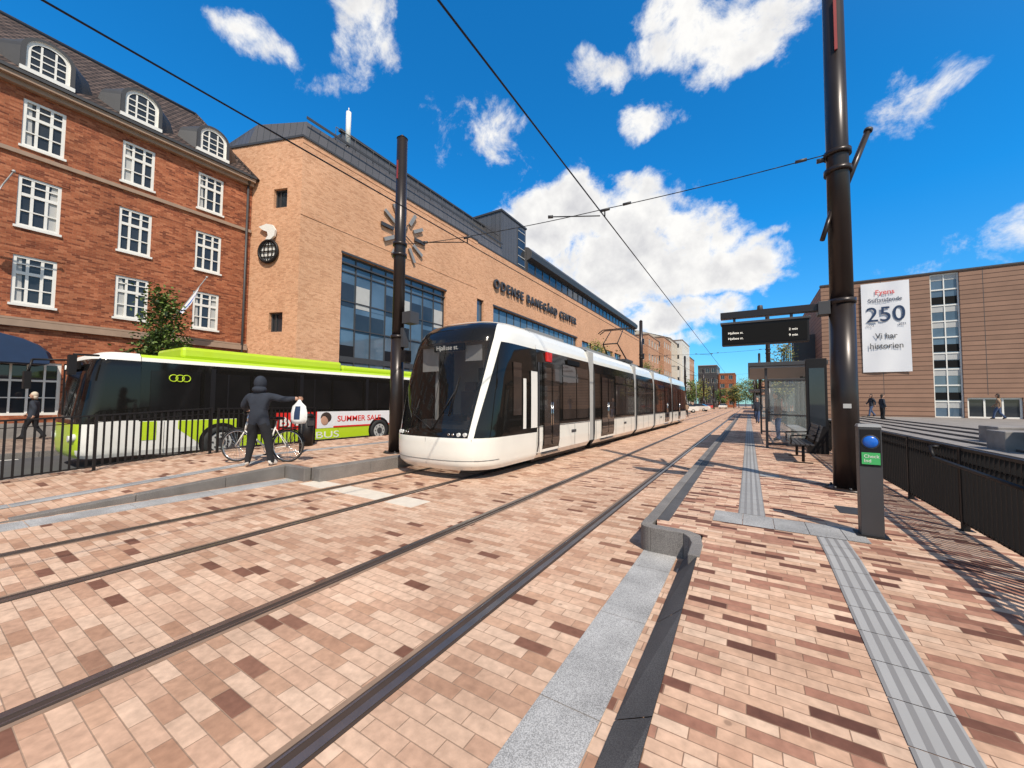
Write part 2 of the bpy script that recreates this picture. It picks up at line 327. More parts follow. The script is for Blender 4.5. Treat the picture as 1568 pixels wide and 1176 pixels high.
for (a0,e0,sa,se,w) in clouds:
    v=N(nt,'ShaderNodeVectorMath',operation='MULTIPLY_ADD'); nt.links.new(ce.outputs[0],v.inputs[0])
    ka,ke=1/rad(sa),1/rad(se); v.inputs[1].default_value=(ka,ke,0); v.inputs[2].default_value=(-rad(a0)*ka,-rad(e0)*ke,0)
    d=N(nt,'ShaderNodeVectorMath',operation='DOT_PRODUCT'); nt.links.new(v.outputs[0],d.inputs[0]); nt.links.new(v.outputs[0],d.inputs[1])
    q=math_n(nt,'MULTIPLY_ADD',d.outputs['Value'],-w*.7,w)
    acc=q if acc is None else math_n(nt,'MAXIMUM',acc,q)
acc=math_n(nt,'MAXIMUM',acc,-.7)
cn=N(nt,'ShaderNodeTexNoise'); cn.inputs['Scale'].default_value=11; cn.inputs['Detail'].default_value=11; cn.inputs['Roughness'].default_value=.66; cn.inputs['Distortion'].default_value=.25; nt.links.new(tc.outputs['Generated'],cn.inputs['Vector'])
cn2=N(nt,'ShaderNodeTexNoise'); cn2.inputs['Scale'].default_value=17; cn2.inputs['Detail'].default_value=8
mp=N(nt,'ShaderNodeMapping'); mp.inputs['Location'].default_value=(0,0,.03); nt.links.new(tc.outputs['Generated'],mp.inputs[0]); nt.links.new(mp.outputs[0],cn2.inputs['Vector'])
fld=math_n(nt,'MULTIPLY_ADD',math_n(nt,'SUBTRACT',cn.outputs['Fac'],.5),3.0,acc)
cm=N(nt,'ShaderNodeMapRange',interpolation_type='SMOOTHSTEP'); nt.links.new(fld,cm.inputs[0]); cm.inputs[1].default_value=.16; cm.inputs[2].default_value=.98
dens=N(nt,'ShaderNodeMapRange'); nt.links.new(math_n(nt,'MULTIPLY_ADD',math_n(nt,'SUBTRACT',cn2.outputs['Fac'],.5),3.4,fld),dens.inputs[0]); dens.inputs[1].default_value=.6; dens.inputs[2].default_value=2.2
ccol=mixc(nt,dens.outputs[0],(8.4,8.3,8.1),(5.7,5.7,5.9))
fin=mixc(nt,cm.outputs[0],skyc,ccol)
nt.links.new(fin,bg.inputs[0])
S.view_settings.view_transform='Standard'; S.view_settings.look='None'; S.view_settings.exposure=0; S.view_settings.gamma=1
# ------------------------------------------------------------ ground
def sheet(name,x0,x1,y0,y1,z,m):
    b=MB(); b.poly([(x0,y0,z),(x1,y0,z),(x1,y1,z),(x0,y1,z)],m); return b.obj(name)
GZ=-.12
sheet('ground',-1500,1500,-1500,1500,GZ,M['asphalt'])
sheet('track_paving',-12.0,2.3,-12,260,0,'pave')
b=MB(); b.box(-24.1,-17.7,-30,200,GZ,.03,'sidewalk'); b.obj('sidewalk')
b=MB()
y=-30
while y<120: b.box(-17.697,-17.55,y,y+1.19,GZ,.036,'kerb'); b.box(-12.15,-12.003,y,y+1.19,GZ,.012,'kerb'); y+=1.2
b.obj('road_kerb')
b=MB()
for k in range(30): b.box(-17.4,-17.28,-20+k*4,-18+k*4,GZ,GZ+.005,'white2')
b.obj('road_marking')
def zr(y): return .25*min(1,max(0,(y-.6)/3.9))
def ramp_slab(b,x0,x1,ys,m,base=.006,side='kerb'):
    for a,c in zip(ys[:-1],ys[1:]):
        za,zc=zr(a)+base,zr(c)+base
        b.poly([(x0,a,za),(x1,a,za),(x1,c,zc),(x0,c,zc)],m)
        b.poly([(x0,a,-.02),(x0,a,za),(x0,c,zc),(x0,c,-.02)],side); b.poly([(x1,a,-.02),(x1,c,-.02),(x1,c,zc),(x1,a,za)],side)
b=MB()
ramp_slab(b,-.42,2.15,[-12,.6,4.5],'pave2')
b.poly([(-.80,4.75,.256),(2.15,4.75,.256),(2.15,60,.256),(-.80,60,.256)],'pave2')
b.poly([(-.42,4.5,.256),(2.15,4.5,.256),(2.15,4.75,.256),(-.42,4.75,.256)],'pave2')
b.poly([(2.15,4.5,-.02),(2.15,60,-.02),(2.15,60,.256),(2.15,4.5,.256)],'kerb')
b.obj('platform_paving')
b=MB()
y=-3.0
while y<4.2:
    y2=min(y+1.0,4.3)
    b.poly([(-.60,y,.010),(-.42,y,zr(y)+.012),(-.42,y2-.008,zr(y2)+.012),(-.60,y2-.008,.010)],'dgranite'); y=y2
y=-3.05
while y<4.45:
    y2=min(y+1.0,4.45); b.box(-1.0,-.665,y+.004,y2-.004,-.02,.008,'granite'); y=y2
b.obj('granite_strip_paving')
b=MB()
y=4.75
while y<60:
    y2=y+1.2; b.box(-1.05,-.93,y+.003,y2-.003,-.02,.262,'kerb'); b.box(-.927,-.80,y+.003,y2-.003,.1,.259,'dgranite'); y=y2
def arc(cx,cy,r,a0,a1,n=8): return [(cx+r*math.cos(rad(a0+(a1-a0)*i/n)),cy+r*math.sin(rad(a0+(a1-a0)*i/n))) for i in range(n+1)]
def kerbsolid(b,outer,inner,z0f,m):
    for i in range(len(outer)-1):
        o0,o1,i0,i1=outer[i],outer[i+1],inner[i],inner[i+1]
        za,zb=z0f(i/(len(outer)-1)),z0f((i+1)/(len(outer)-1))
        b.hexa([(*o0,-.02),(*o1,-.02),(*i1,-.02),(*i0,-.02),(*o0,za),(*o1,zb),(*i1,zb),(*i0,za)],m)
outer=[(-1.05,4.75)]+arc(-.93,4.5,.12,180,270,5)+[(-.60,4.38),(-.54,4.33),(-.50,4.2),(-.50,3.9)]
inner=[(-.93,4.75)]+arc(-.89,4.56,.05,180,270,5)+[(-.56,4.50),(-.44,4.44),(-.40,4.2),(-.40,3.9)]
kerbsolid(b,outer,inner,lambda t:.268 if t<.7 else .268-(t-.7)*.12,'kerb')
b.poly([(-.93,4.75,.257),(-.88,4.51,.257),(-.56,4.49,.257),(-.41,4.43,.257),(-.41,4.76,.257),(-.80,4.76,.257)],'pave2')
b.obj('platform_kerb',bevel=.012)
b=MB()
def tiles(b,x0,x1,y0,y1,step,m,along='y'):
    if along=='y':
        y=y0
        while y<y1-.01:
            y2=min(y+step,y1); z0,z1=zr(y)+.011,zr(y2)+.011
            b.poly([(x0,y+.003,z0),(x1,y+.003,z0),(x1,y2-.003,z1),(x0,y2-.003,z1)],m); y=y2
    else:
        x=x0
        while x<x1-.01:
            x2=min(x+step,x1); b.poly([(x+.003,y0,zr(y0)+.012),(x2-.003,y0,zr(y0)+.012),(x2-.003,y1,zr(y1)+.012),(x+.003,y1,zr(y1)+.012)],m); x=x2
tiles(b,.57,.81,-4,.6,.3,'tactile'); tiles(b,.57,.81,.6,4.5,.3,'tactile'); tiles(b,.57,.81,4.5,5.05,.275,'tactile')
tiles(b,-.38,1.0,5.06,5.56,.3,'tactile2','x')
tiles(b,-.13,.15,5.57,55,.3,'tactile')
tiles(b,.16,.46,8.6,8.9,.3,'tactile2')
b.obj('tactile_paving')
b=MB()
ramp_slab(b,-12.0,-8.15,[-12,.6,4.5],'pave')
b.poly([(-12.0,4.5,.256),(-7.45,4.5,.256),(-7.45,60,.256),(-12.0,60,.256)],'pave')
b.poly([(-12.0,4.5,-.02),(-12.0,60,-.02),(-12.0,60,.256),(-12.0,4.5,.256)],'kerb')
b.obj('platform_paving')
b=MB()
y=4.5
while y<60:
    y2=y+1.2; b.box(-7.45,-7.16,y+.003,y2-.003,-.02,.264,'kerb'); y=y2
b.box(-8.3,-7.452,4.36,4.5,-.02,.262,'kerb')
y=.9
while y<4.3:
    y2=min(y+1.2,4.35); b.hexa([(-8.3,y,-.02),(-8.13,y,-.02),(-8.13,y2,-.02),(-8.3,y2,-.02),(-8.3,y,zr(y)+.014),(-8.13,y,zr(y)+.014),(-8.13,y2,zr(y2)+.014),(-8.3,y2,zr(y2)+.014)],'kerb'); y=y2+.006
b.obj('platform_kerb',bevel=.01)
b=MB(); y=-9
while y<4.3:
    y2=min(y+1,4.35); b.box(-8.05,-7.62,y+.005,y2-.005,-.02,.009,'granite'); y=y2
for k in range(40): b.box(-10.2,-9.9,4.6+k*.9,4.6+k*.9+.89,.2,.262,'tactile2')
y=-9
while y<4.3:
    y2=min(y+1,4.4); b.poly([(-9.3,y+.005,zr(y)+.012),(-9.0,y+.005,zr(y)+.012),(-9.0,y2-.005,zr(y2)+.012),(-9.3,y2-.005,zr(y2)+.012)],'granite'); y=y2
b.obj('granite_strip_paving')
# rails
b=MB()
for xc,y1 in ((-2.48,260),(-5.78,260)):
    for sgn in (-1,1):
        x=xc+sgn*.7175; y0=-12
        b.box(min(x+sgn*.072,x-sgn*.068),max(x+sgn*.072,x-sgn*.068),y0,y1,-.02,.004,'railside')
        b.box(*sorted((x-sgn*.105,x-sgn*.070)),y0,y1,-.02,.003,'railbed')
        b.box(*sorted((x+sgn*.004,x+sgn*.055)),y0,y1,-.02,.010,'rail')
        b.box(*sorted((x-sgn*.040,x-sgn*.054)),y0,y1,-.02,.008,'rail')
b.obj('tram_rails')
b=MB()
for (a,c) in ((-7.35,-6.64),(-6.38,-5.16),(-4.94,-4.35)): b.box(a,c,4.2,4.62,-.02,.0065,M['cream'])
b.obj('white_stop_line')
b=MB(); b.disc((-9.6,-1.0,.012),(0,0,1),.3,'dgrey',24,.01); b.box(-6.0,-5.5,9,9.3,.0,.006,'dgrey'); b.box(.95,1.35,6.3,6.7,.25,.262,'dgrey'); b.obj('drain_covers')
# ------------------------------------------------------------ lofted nose
def nose(mb,levels,xc,y0,yend,cor,matf,nt_=40,pw=.62,ns=3,warp=None):
    L2=[]
    for a,c in zip(levels[:-1],levels[1:]):
        for k in range(ns):
            t=k/ns; L2.append([a[j]*(1-t)+c[j]*t for j in range(3)])
    L2.append(list(levels[-1]))
    ts=[-1+2*i/nt_ for i in range(nt_+1)]
    rows=[]
    for z,yf,w in L2:
        r=[(xc-w,y0+yend,z)]
        for t in ts:
            tw=warp(t,z) if warp else t
            th=tw*math.pi/2; sx=math.copysign(abs(math.sin(th))**pw,t) if t else 0
            r.append((xc+w*sx,y0+yf+cor*(1-max(0,math.cos(th))**.75),z))
        r.append((xc+w,y0+yend,z)); rows.append(r)
    tt=[-1.2]+ts+[1.2]
    mb.grid(rows,lambda a,b_:matf((tt[b_]+tt[b_+1])/2,(L2[a][0]+L2[a+1][0])/2))
    return rows
# ------------------------------------------------------------ TRAM
tram=empty('tram'); xc=-5.78; y0=5.95
lev=[(.20,.14,1.24),(.30,.04,1.29),(.50,.0,1.31),(.86,.0,1.32),(.98,.05,1.32),(1.15,.08,1.32),(1.5,.15,1.32),(2.0,.26,1.32),(2.45,.38,1.30),(2.85,.50,1.27),(3.05,.58,1.25),(3.2,.68,1.21),(3.34,.84,1.12),(3.46,1.15,.92),(3.52,1.5,.62),(3.54,1.85,.30)]
PW=.70; CO=.98
def twarp(t,z):
    s=max(0,min(1,(z-1)/2)); a=.45+.17*s; c=a+.08+.06*s; at=abs(t)
    if at<=.65: r=at*a/.65
    elif at<=.8: r=a+(at-.65)/.15*(c-a)
    else: r=c+(at-.8)/.2*(1-c)
    return math.copysign(r,t)
def tm(t,z):
    at=abs(t)
    if z<.86: return 'white'
    if z<1.0: return 'blackgl' if at<.65 else 'white' if at<.8 else 'blackgl'
    if z<2.95:
        if at<.60: return 'wscreen' if z>1.04 else 'blackgl'
        if at<.65: return 'blackgl'
        if at<.80: return 'white'
        return 'blackgl'
    if at<.65: return 'blackgl' if z<3.42 else 'white'
    return 'white'
b=MB(); nose(b,lev,xc,y0,2.5,CO,tm,40,PW,3,twarp)
b.obj('cab_nose',tram)
def surf(t,z,off=.006):
    for a,c in zip(lev[:-1],lev[1:]):
        if a[0]<=z<=c[0]:
            k=(z-a[0])/(c[0]-a[0]); yf=a[1]*(1-k)+c[1]*k; w=a[2]*(1-k)+c[2]*k; break
    th=t*math.pi/2; sx=math.copysign(abs(math.sin(th))**PW,t) if t else 0
    return Vector((xc+w*sx*(1+off*.3),y0+yf+CO*(1-math.cos(th)**.75)-off,z))
b=MB()
for t in (-.40,-.32,.32,.40):
    p=surf(t,.925,.0); b.tube(p+Vector((0,.05,0)),p+Vector((0,-.02,0)),.045,.040,'lamp',14)
for t in (-.25,.25,-.20,.20):
    p=surf(t,.925,.0); b.tube(p+Vector((0,.05,0)),p+Vector((0,-.012,0)),.028,.026,'chrome',12)
for a,c in (((.03,1.02),(.20,1.80)),((.02,1.02),(-.12,1.30))):
    p=surf(a[0],a[1],.02); q=surf(c[0],c[1],.03); b.tube(p,q,.014,.010,'black',6)
    q2=surf(c[0]-.03,c[1]-.5 if c[1]>1.5 else 1.03,.03); q3=surf(c[0]+.03,c[1]+.35,.03); b.tube(q2,q3,.010,.010,'black',6)
b.tube(surf(0,.3,.003),surf(0,.84,.003),.004,.004,'dgrey',5)
for t in (-.5,.5): b.tube(surf(t,.26,.003),surf(t,.84,.003),.005,.005,'dgrey',5)
b.path([surf(t/20,.40,.003) for t in range(-19,20)],.005,'dgrey',5)
b.path([surf(.02,1.05+k*.1,.012) for k in range(19)],.006,'black',5)
b.obj('cab_fittings',tram)
text('fleet_number','11.7',.10,(xc+.36,y0+.10,.50),RY,'dgrey',tram)
b=MB()
b.box(xc-.95,xc+.95,y0+.85,y0+1.2,.8,1.16,'dgrey'); b.box(xc-.35,xc+.35,y0+.8,y0+.95,1.16,1.30,'black')
b.box(xc-1.2,xc+1.2,y0+1.0,y0+2.4,.40,.46,'dgrey')
b.box(xc-1.2,xc-.35,y0+2.3,y0+2.36,.46,3.0,'inter'); b.box(xc+.35,xc+1.2,y0+2.3,y0+2.36,.46,3.0,'inter'); b.box(xc-.35,xc+.35,y0+2.3,y0+2.36,2.5,3.0,'inter'); b.box(xc-.34,xc+.34,y0+2.33,y0+2.35,.46,2.5,'screen')
b.box(xc-1.15,xc+1.15,y0+1.2,y0+2.4,3.0,3.04,'inter')
b.box(xc-.28,xc+.28,y0+1.5,y0+1.62,1.05,1.85,'seat'); b.box(xc-.28,xc+.28,y0+1.15,y0+1.62,.95,1.06,'seat'); b.box(xc-.16,xc+.16,y0+1.5,y0+1.6,1.86,2.08,'seat')
b.box(xc-.9,xc-.4,y0+.80,y0+.82,2.3,2.85,'lgrey'); b.box(xc+.4,xc+.85,y0+.80,y0+.82,2.5,2.85,'lgrey'); b.box(xc-.62,xc-.55,y0+.95,y0+1.0,1.15,2.9,'lgrey'); b.box(xc+.60,xc+.64,y0+1.2,y0+1.25,1.1,2.9,'lgrey')
b.obj('cab_interior',tram)
b=MB(); b.box(xc-.45,xc+.45,y0+.70,y0+.73,2.74,2.90,'screen'); b.obj('destination_display',tram)
text('destination_text','Hjallese st.',.15,(xc-.38,y0+.695,2.77),RY,'led',tram,.001)
prof=[(1.20,.20),(1.30,.34),(1.325,.62),(1.325,1.0),(1.325,1.5),(1.32,2.1),(1.31,2.6),(1.27,2.93),(1.25,3.05),(1.20,3.22),(1.10,3.36),(.90,3.46),(.60,3.52),(0,3.54)]
secs=[(y0+2.5,12.15,'a'),(12.65,18.0,'b'),(18.45,22.1,'c'),(22.55,28.0,'d'),(28.4,34.8,'e')]
def sx(z):
    for a,c in zip(prof[:-1],prof[1:]):
        if a[1]<=z<=c[1]:
            k=(z-a[1])/(c[1]-a[1]); return a[0]*(1-k)+c[0]*k
    return 1.2
full=[(xc-p[0],p[1]) for p in prof]+[(xc+p[0],p[1]) for p in prof[::-1][1:]]
def side_panel(b,sg,ya,yb,za,zb,m,off=.012):
    n=max(2,int((zb-za)/.3)+1); rr=[]
    for j in range(n+1):
        z=za+(zb-za)*j/n; x=xc+sg*(sx(z)+off); rr.append([(x,ya,z),(x,yb,z)])
    b.grid(rr,lambda a,c:m,True)
    for z0_ in (za,zb):
        x=xc+sg*(sx(z0_)+off); b.poly([(x,ya,z0_),(x,yb,z0_),(x-sg*(off+.002),yb,z0_),(x-sg*(off+.002),ya,z0_)],m)
for idx,(a,c,nm) in enumerate(secs):
    b=MB()
    rr=[[(p[0],a,p[1]) for p in full],[(p[0],c,p[1]) for p in full]]
    def mf(i,j,full=full):
        z=(full[j][1]+full[j+1][1])/2
        if z<.98: return 'white'
        if z<2.93: return 'blackgl'
        if z<3.4: return 'white'
        return 'lgrey'
    b.grid(rr,mf,False)
    for yy in (a,c): b.poly([(p[0],yy,p[1]) for p in full],'dgrey')
    b.obj('car_body_'+nm,tram)
    b=MB()
    if nm=='a': items=[('d',8.75,9.75),('w',9.95,12.0)]
    elif nm=='b': items=[('d',13.3,14.8),('w',15.0,17.9)]
    elif nm=='c': items=[('w',18.6,21.95)]
    elif nm=='d': items=[('w',22.7,25.3),('d',25.5,27.0)]
    else: items=[('w',28.5,30.6),('d',30.8,31.8),('w',32,33.4)]
    for sg in (1,-1):
        for k,ya,yb in items:
            if k=='w':
                n=max(1,round((yb-ya)/1.35)); w=(yb-ya)/n
                for q in range(n):
                    side_panel(b,sg,ya+q*w+.03,ya+(q+1)*w-.03,1.12,2.32,'tglass')
                    side_panel(b,sg,ya+q*w+.03,ya+(q+1)*w-.03,2.36,2.66,'tglass')
            else:
                side_panel(b,sg,ya,yb,.30,2.62,'blackgl',.016)
                mid=(ya+yb)/2
                for q in range(2):
                    u0=ya+q*(yb-ya)/2+.05; u1=ya+(q+1)*(yb-ya)/2-.05
                    side_panel(b,sg,u0,u1,.50,2.50,'tglass',.024)
                x=xc+sg*1.355
                b.tube((x,mid-.05,1.0),(x,mid-.05,1.6),.012,.012,'chrome',6); b.tube((x,mid+.05,1.0),(x,mid+.05,1.6),.012,.012,'chrome',6)
                b.box(*sorted((xc+sg*1.345,xc+sg*1.27)),ya,yb,.25,.29,'chrome')
        yy=a+.1
        while yy<c:
            b.box(*sorted((xc+sg*1.327,xc+sg*1.331)),yy,yy+.010,.36,.97,'dgrey'); yy+=1.15
        b.box(*sorted((xc+sg*1.328,xc+sg*1.332)),a,c,.975,.992,'dgrey')
    b.obj('doors_windows_'+nm,tram)
    b=MB(); 
    b.box(xc-.6,xc+.6,a+.8,c-.5,3.54,3.66,'grey')
    b.box(xc-1.15,xc+1.15,a,c,.12,.32,'black')
    b.obj('roof_underframe_'+nm,tram)
b=MB()
side_panel(b,1,7.72,7.86,.98,2.15,'white2',.02); side_panel(b,1,8.1,8.42,.98,2.35,'white2',.02)
side_panel(b,1,8.47,8.53,.3,2.6,'dgrey',.02)
side_panel(b,1,7.3,7.66,1.3,2.5,'tglass',.01)
b.box(xc+1.29,xc+1.335,8.95,9.25,2.66,2.90,'red')
b.box(xc+1.31,xc+1.34,10.3,11.2,2.70,2.84,'screen')
for yy in (10.6,16.2,24,29.5): b.box(xc+1.33,xc+1.336,yy,yy+.35,.72,.80,'dgrey')
b.obj('cab_side_details',tram)
b=MB()
for i,(a,c) in enumerate(((12.15,12.65),(18.0,18.45),(22.1,22.55),(28.0,28.4))):
    n=7
    for k in range(n):
        t0=a+(c-a)*k/n; t1=a+(c-a)*(k+.6)/n; t2=a+(c-a)*(k+1)/n
        for (u,v,w,m) in ((t0,t1,1.27,'lgrey'),(t1,t2,1.20,'grey')):
            b.box(xc-w,xc+w,u,v,.35,3.30-(1.27-w),m)
b.obj('articulation_bellows',tram)
b=MB()
for y in (10.6,12.0,19.4,21.2,30.2,32.0,):
    for sg in (1,-1):
        b.disc((xc+sg*.8,y,.31),(1,0,0),.30,'rail',20,.12)
        b.disc((xc+sg*.9,y,.31),(1,0,0),.14,'dgrey',16,.14)
for y in (10.3,19.0,29.8): 
    for sg in (1,-1): b.box(*sorted((xc+sg*.9,xc+sg*1.0)),y,y+2.3,.25,.5,'black')
b.obj('bogies_wheels',tram)
b=MB(); py=19.6; pz=3.64
b.box(xc-.7,xc+.7,py-.6,py+.6,pz,pz+.12,'dgrey')
for sg in (-.45,.45):
    b.tube((xc+sg,py+.5,pz+.1),(xc+sg*.8,py-1.0,pz+.85),.035,.03,'black'); b.tube((xc+sg*.8,py-1.0,pz+.85),(xc+sg*.7,py+.15,5.33),.025,.02,'black')
b.tube((xc-.36,py-1.0,pz+.85),(xc+.36,py-1.0,pz+.85),.03,.03,'black')
for dy in (0,.3):
    b.path([(xc-.95,py+dy,5.22),(xc-.7,py+dy,5.40),(xc+.7,py+dy,5.40),(xc+.95,py+dy,5.22)],.025,'black')
b.obj('pantograph',tram)
# ------------------------------------------------------------ BUS
bus=empty('city_bus'); bx=-14.5; by=2.30
bl=[(.28,.10,1.20),(.38,.03,1.24),(.7,.0,1.25),(1.1,.02,1.25),(1.3,.03,1.25),(2.3,.16,1.24),(2.62,.22,1.23),(2.80,.32,1.17),(2.88,.5,1.05)]
def bm(t,z):
    at=abs(t)
    if at>1.05: 
        if z<1.14: return 'white2'
        return 'blackgl' if z<2.70 else 'white2'
    if z<.5: return 'white2' if t>.4 else 'lime'
    if z<1.12: return 'lime' if t<.62 else 'white2'
    if z<2.66: return 'busgl' if at<.75 else 'blackgl'
    return 'white2'
b=MB(); nose(b,bl,bx,by,1.1,.35,bm,30,.45); 
bp=[(1.22,.28),(1.25,.4),(1.25,1.14),(1.245,2.68),(1.22,2.78),(1.12,2.86),(0,2.9)]
fb=[(bx-p[0],p[1]) for p in bp]+[(bx+p[0],p[1]) for p in bp[::-1][1:]]
b.grid([[(p[0],by+1.1,p[1]) for p in fb],[(p[0],by+12,p[1]) for p in fb]],lambda i,j:('white2' if (fb[j][1]+fb[j+1][1])/2<1.14 else 'blackgl' if (fb[j][1]+fb[j+1][1])/2<2.68 else 'white2' if (fb[j][1]+fb[j+1][1])/2<2.8 else 'lime'),False)
b.poly([(p[0],by+12,p[1]) for p in fb],'blackgl')
b.obj('bus_body',bus)
b=MB(); X=bx+1.25
def bq(b,y0_,y1_,z0_,z1_,m,o=.006): b.box(X-.01,X+o,y0_,y1_,z0_,z1_,m)
bq(b,4.9,14.2,.30,1.13,'lime')
b.hexa([(X-.01,4.2,.9),(X+.006,4.2,.9),(X+.006,4.898,.3),(X-.01,4.898,.3),(X-.01,4.2,1.13),(X+.006,4.2,1.13),(X+.006,4.898,1.13),(X-.01,4.898,1.13)],'lime')
bq(b,5.6,7.0,.62,1.16,'blackgl',.010); bq(b,3.45,3.75,.65,1.13,'lime',.008)
bq(b,6.75,8.15,.70,1.30,'red',.018); bq(b,8.15,8.8,.70,1.30,'banner',.016); b.ell((X+.02,8.45,1.0),.012,.16,.2,'skin',14,8); b.ell((X+.018,8.5,1.08),.012,.22,.2,'haird',14,8); bq(b,8.8,11.8,.70,1.30,'banner',.018)
bq(b,8.8,11.8,.70,.76,'red',.021)
wy=3.55
for i,w in enumerate((1.15,1.25,1.35,1.35,1.35,1.35,1.35,1.2)):
    bq(b,wy+.04,wy+w-.04,1.38,2.46,'busgl',.012)
    if i in(1,3,5): bq(b,wy+w*.5-.015,wy+w*.5+.015,1.38,2.46,'black',.016)
    wy+=w+.02
for yy in (4.9,7.5,10.2): b.box(X-.01,X+.02,yy,yy+.12,1.32,2.6,'black')
for yy in range(6): b.box(X-.005,X+.007,3.9+yy*1.7,3.908+yy*1.7,.32,1.12,'dgrey')
b.obj('side_panels',bus)
text('ad_letters','Byens',.42,(X+.02,6.83,.85),RX,'white2',bus,fit=1.1,bold=.01); text('ad_text','SUMMER SALE',.30,(X+.022,8.95,.92),RX,'red',bus,fit=2.0,bold=.003)
text('bus_word','BUS',.34,(X+.010,8.1,.34),RX,'white2',bus,fit=.9)
b=MB()
for k in range(3): b.torus((X+.022,4.05+k*.14,2.28),(1,0,0),.09,.013,'lime',20,6)
b.obj('operator_emblem',bus)
b=MB()
for wyy in (5.2,10.9):
    b.disc((X-.001,wyy,.5),(1,0,0),.53,'black',28,.044)
    b.torus((X-.03,wyy,.48),(1,0,0),.36,.10,'rubber',32,10); b.disc((X+.0,wyy,.48),(1,0,0),.29,'lgrey',24,.05); b.disc((X+.02,wyy,.48),(1,0,0),.12,'dgrey',16,.06)
    for k in range(8): b.disc((X+.03,wyy+.2*math.cos(k*.785),.48+.2*math.sin(k*.785)),(1,0,0),.022,'dgrey',8,.03)
    b.torus((bx-1.12,wyy,.48),(1,0,0),.36,.115,'rubber',32,10); b.disc((bx-1.12,wyy,.48),(1,0,0),.30,'lgrey',24,.16)
b.obj('wheels',bus)
b=MB()
b.box(bx-.95,bx+.95,by+2.0,by+7.0,2.86,3.20,'lime'); b.box(bx-.88,bx+.88,by+7.05,by+11.6,2.86,3.10,'lime')
b.obj('roof_pods',bus,bevel=.09)
b=MB()
b.path([(bx-1.15,by+.35,2.75),(bx-1.35,by-.35,2.72),(bx-1.35,by-.42,2.3)],.025,'black'); b.box(bx-1.48,bx-1.22,by-.48,by-.36,1.95,2.4,'black')
b.path([(bx+1.15,by+.35,2.75),(bx+1.4,by-.1,2.72)],.025,'black'); b.box(bx+1.3,bx+1.5,by-.18,by-.06,2.25,2.7,'black')
b.box(bx-.75,bx+.75,by+.10,by+.14,2.42,2.60,'screen')
for sg in (-1,1): b.tube((bx+sg*.95,by+.10,.78),(bx+sg*.95,by+.0,.78),.1,.09,'lamp'); b.tube((bx+sg*.72,by+.10,.75),(bx+sg*.72,by-.01,.75),.08,.07,'lamp')
b.box(bx-.03,bx+.02,by-.01,by+.02,1.3,2.4,'black')
b.path([(bx+.5,by+.02,1.3),(bx+.1,by+.03,1.9)],.012,'black')
b.obj('mirrors_lights',bus)
text('route_display','10 Centrum',.16,(bx-.6,by+.095,2.45),RY,'led',bus)
bus.location=(0,0,GZ)
# ------------------------------------------------------------ poles & catenary
def catpole(x,y,z,h):
    e=empty('catenary_pole'); b=MB()
    b.tube((x,y,z-.02),(x,y,z+.03),.30,.30,'pole',24); b.tube((x,y,z+.0),(x,y,z+h*.36),.175,.17,'pole',28); b.tube((x,y,z+h*.36),(x,y,z+h),.155,.14,'pole',28)
    b.tube((x,y,z+h),(x,y,z+h+.12),.15,.02,'pole',28)
    for k in (.36,.62,.655): b.tube((x,y,z+h*k-.04),(x,y,z+h*k+.04),.185,.185,'pole',28)
    for k in range(8): b.tube((x+.25*math.cos(k*.785),y+.25*math.sin(k*.785),z+.02),(x+.25*math.cos(k*.785),y+.25*math.sin(k*.785),z+.06),.018,.018,'dgrey',6)
    b.obj('pole_shaft',e)
    return e
pr=catpole(1.32,8.1,.256,8.4); pl=catpole(-7.85,7.0,.256,8.4)
b=MB()
c0=Vector((1.32,8.1,0)); Rv=Vector((.852,.524,0))
p=c0+Rv*.52+Vector((0,0,6.15)); q=c0+Rv*.05+Vector((0,0,5.05)); b.tube(p,q,.045,.05,'pole',10); b.tube(p,p+(p-q)*.04,.06,.06,'dgrey',10)
b.tube(c0+Vector((0,0,5.05)),q,.03,.03,'pole',8)
b.tube(c0-Rv*.12+Vector((0,0,4.8)),c0-Rv*.29+Vector((0,0,4.3)),.035,.035,'pole',8)
b.box(1.30,1.34,7.935,7.965,7.45,8.3,'dred')  # red box paints the dim red reflection on the shaft
b.tube((1.16,8.1,5.72),(1.05,8.1,5.72),.04,.04,'dgrey',8)
b.box(1.27,1.37,7.915,7.93,1.55,1.62,'lgrey')
b.obj('pole_fittings',pr)
b=MB(); b.box(-7.87,-7.83,6.845,6.87,7.5,8.0,'dred'); b.box(-7.6,-7.3,6.9,7.2,3.6,3.9,'dgrey'); b.box(-7.72,-7.6,6.95,7.15,3.0,3.5,'dgrey'); b.box(-7.6,-7.45,6.9,7.1,2.6,2.9,'black')  # the red box here paints a reddish reflection on the pole
b.obj('pole_fittings',pl)
for k in (1,2,3,4,5):
    catpole(-7.85,7+27*k,.256 if k<2 else 0,8.4); catpole(1.32,8.1+27*k,.256 if k<2 else 0,8.4)
b=MB()
def wire(p,q,sag,r,n=12):
    p=Vector(p);q=Vector(q); pts=[]
    for i in range(n+1):
        t=i/n; v=p.lerp(q,t); v.z-=sag*4*t*(1-t); pts.append(v)
    b.path(pts,r,'black',5)
for xw in (-2.48,-5.78):
    b.path([(xw,-25,5.52),(xw,7.6,5.45),(xw,34.6,5.45),(xw,61,5.45),(xw,88,5.45),(xw,142,5.45),(xw,200,5.45)],.012,'black',6)
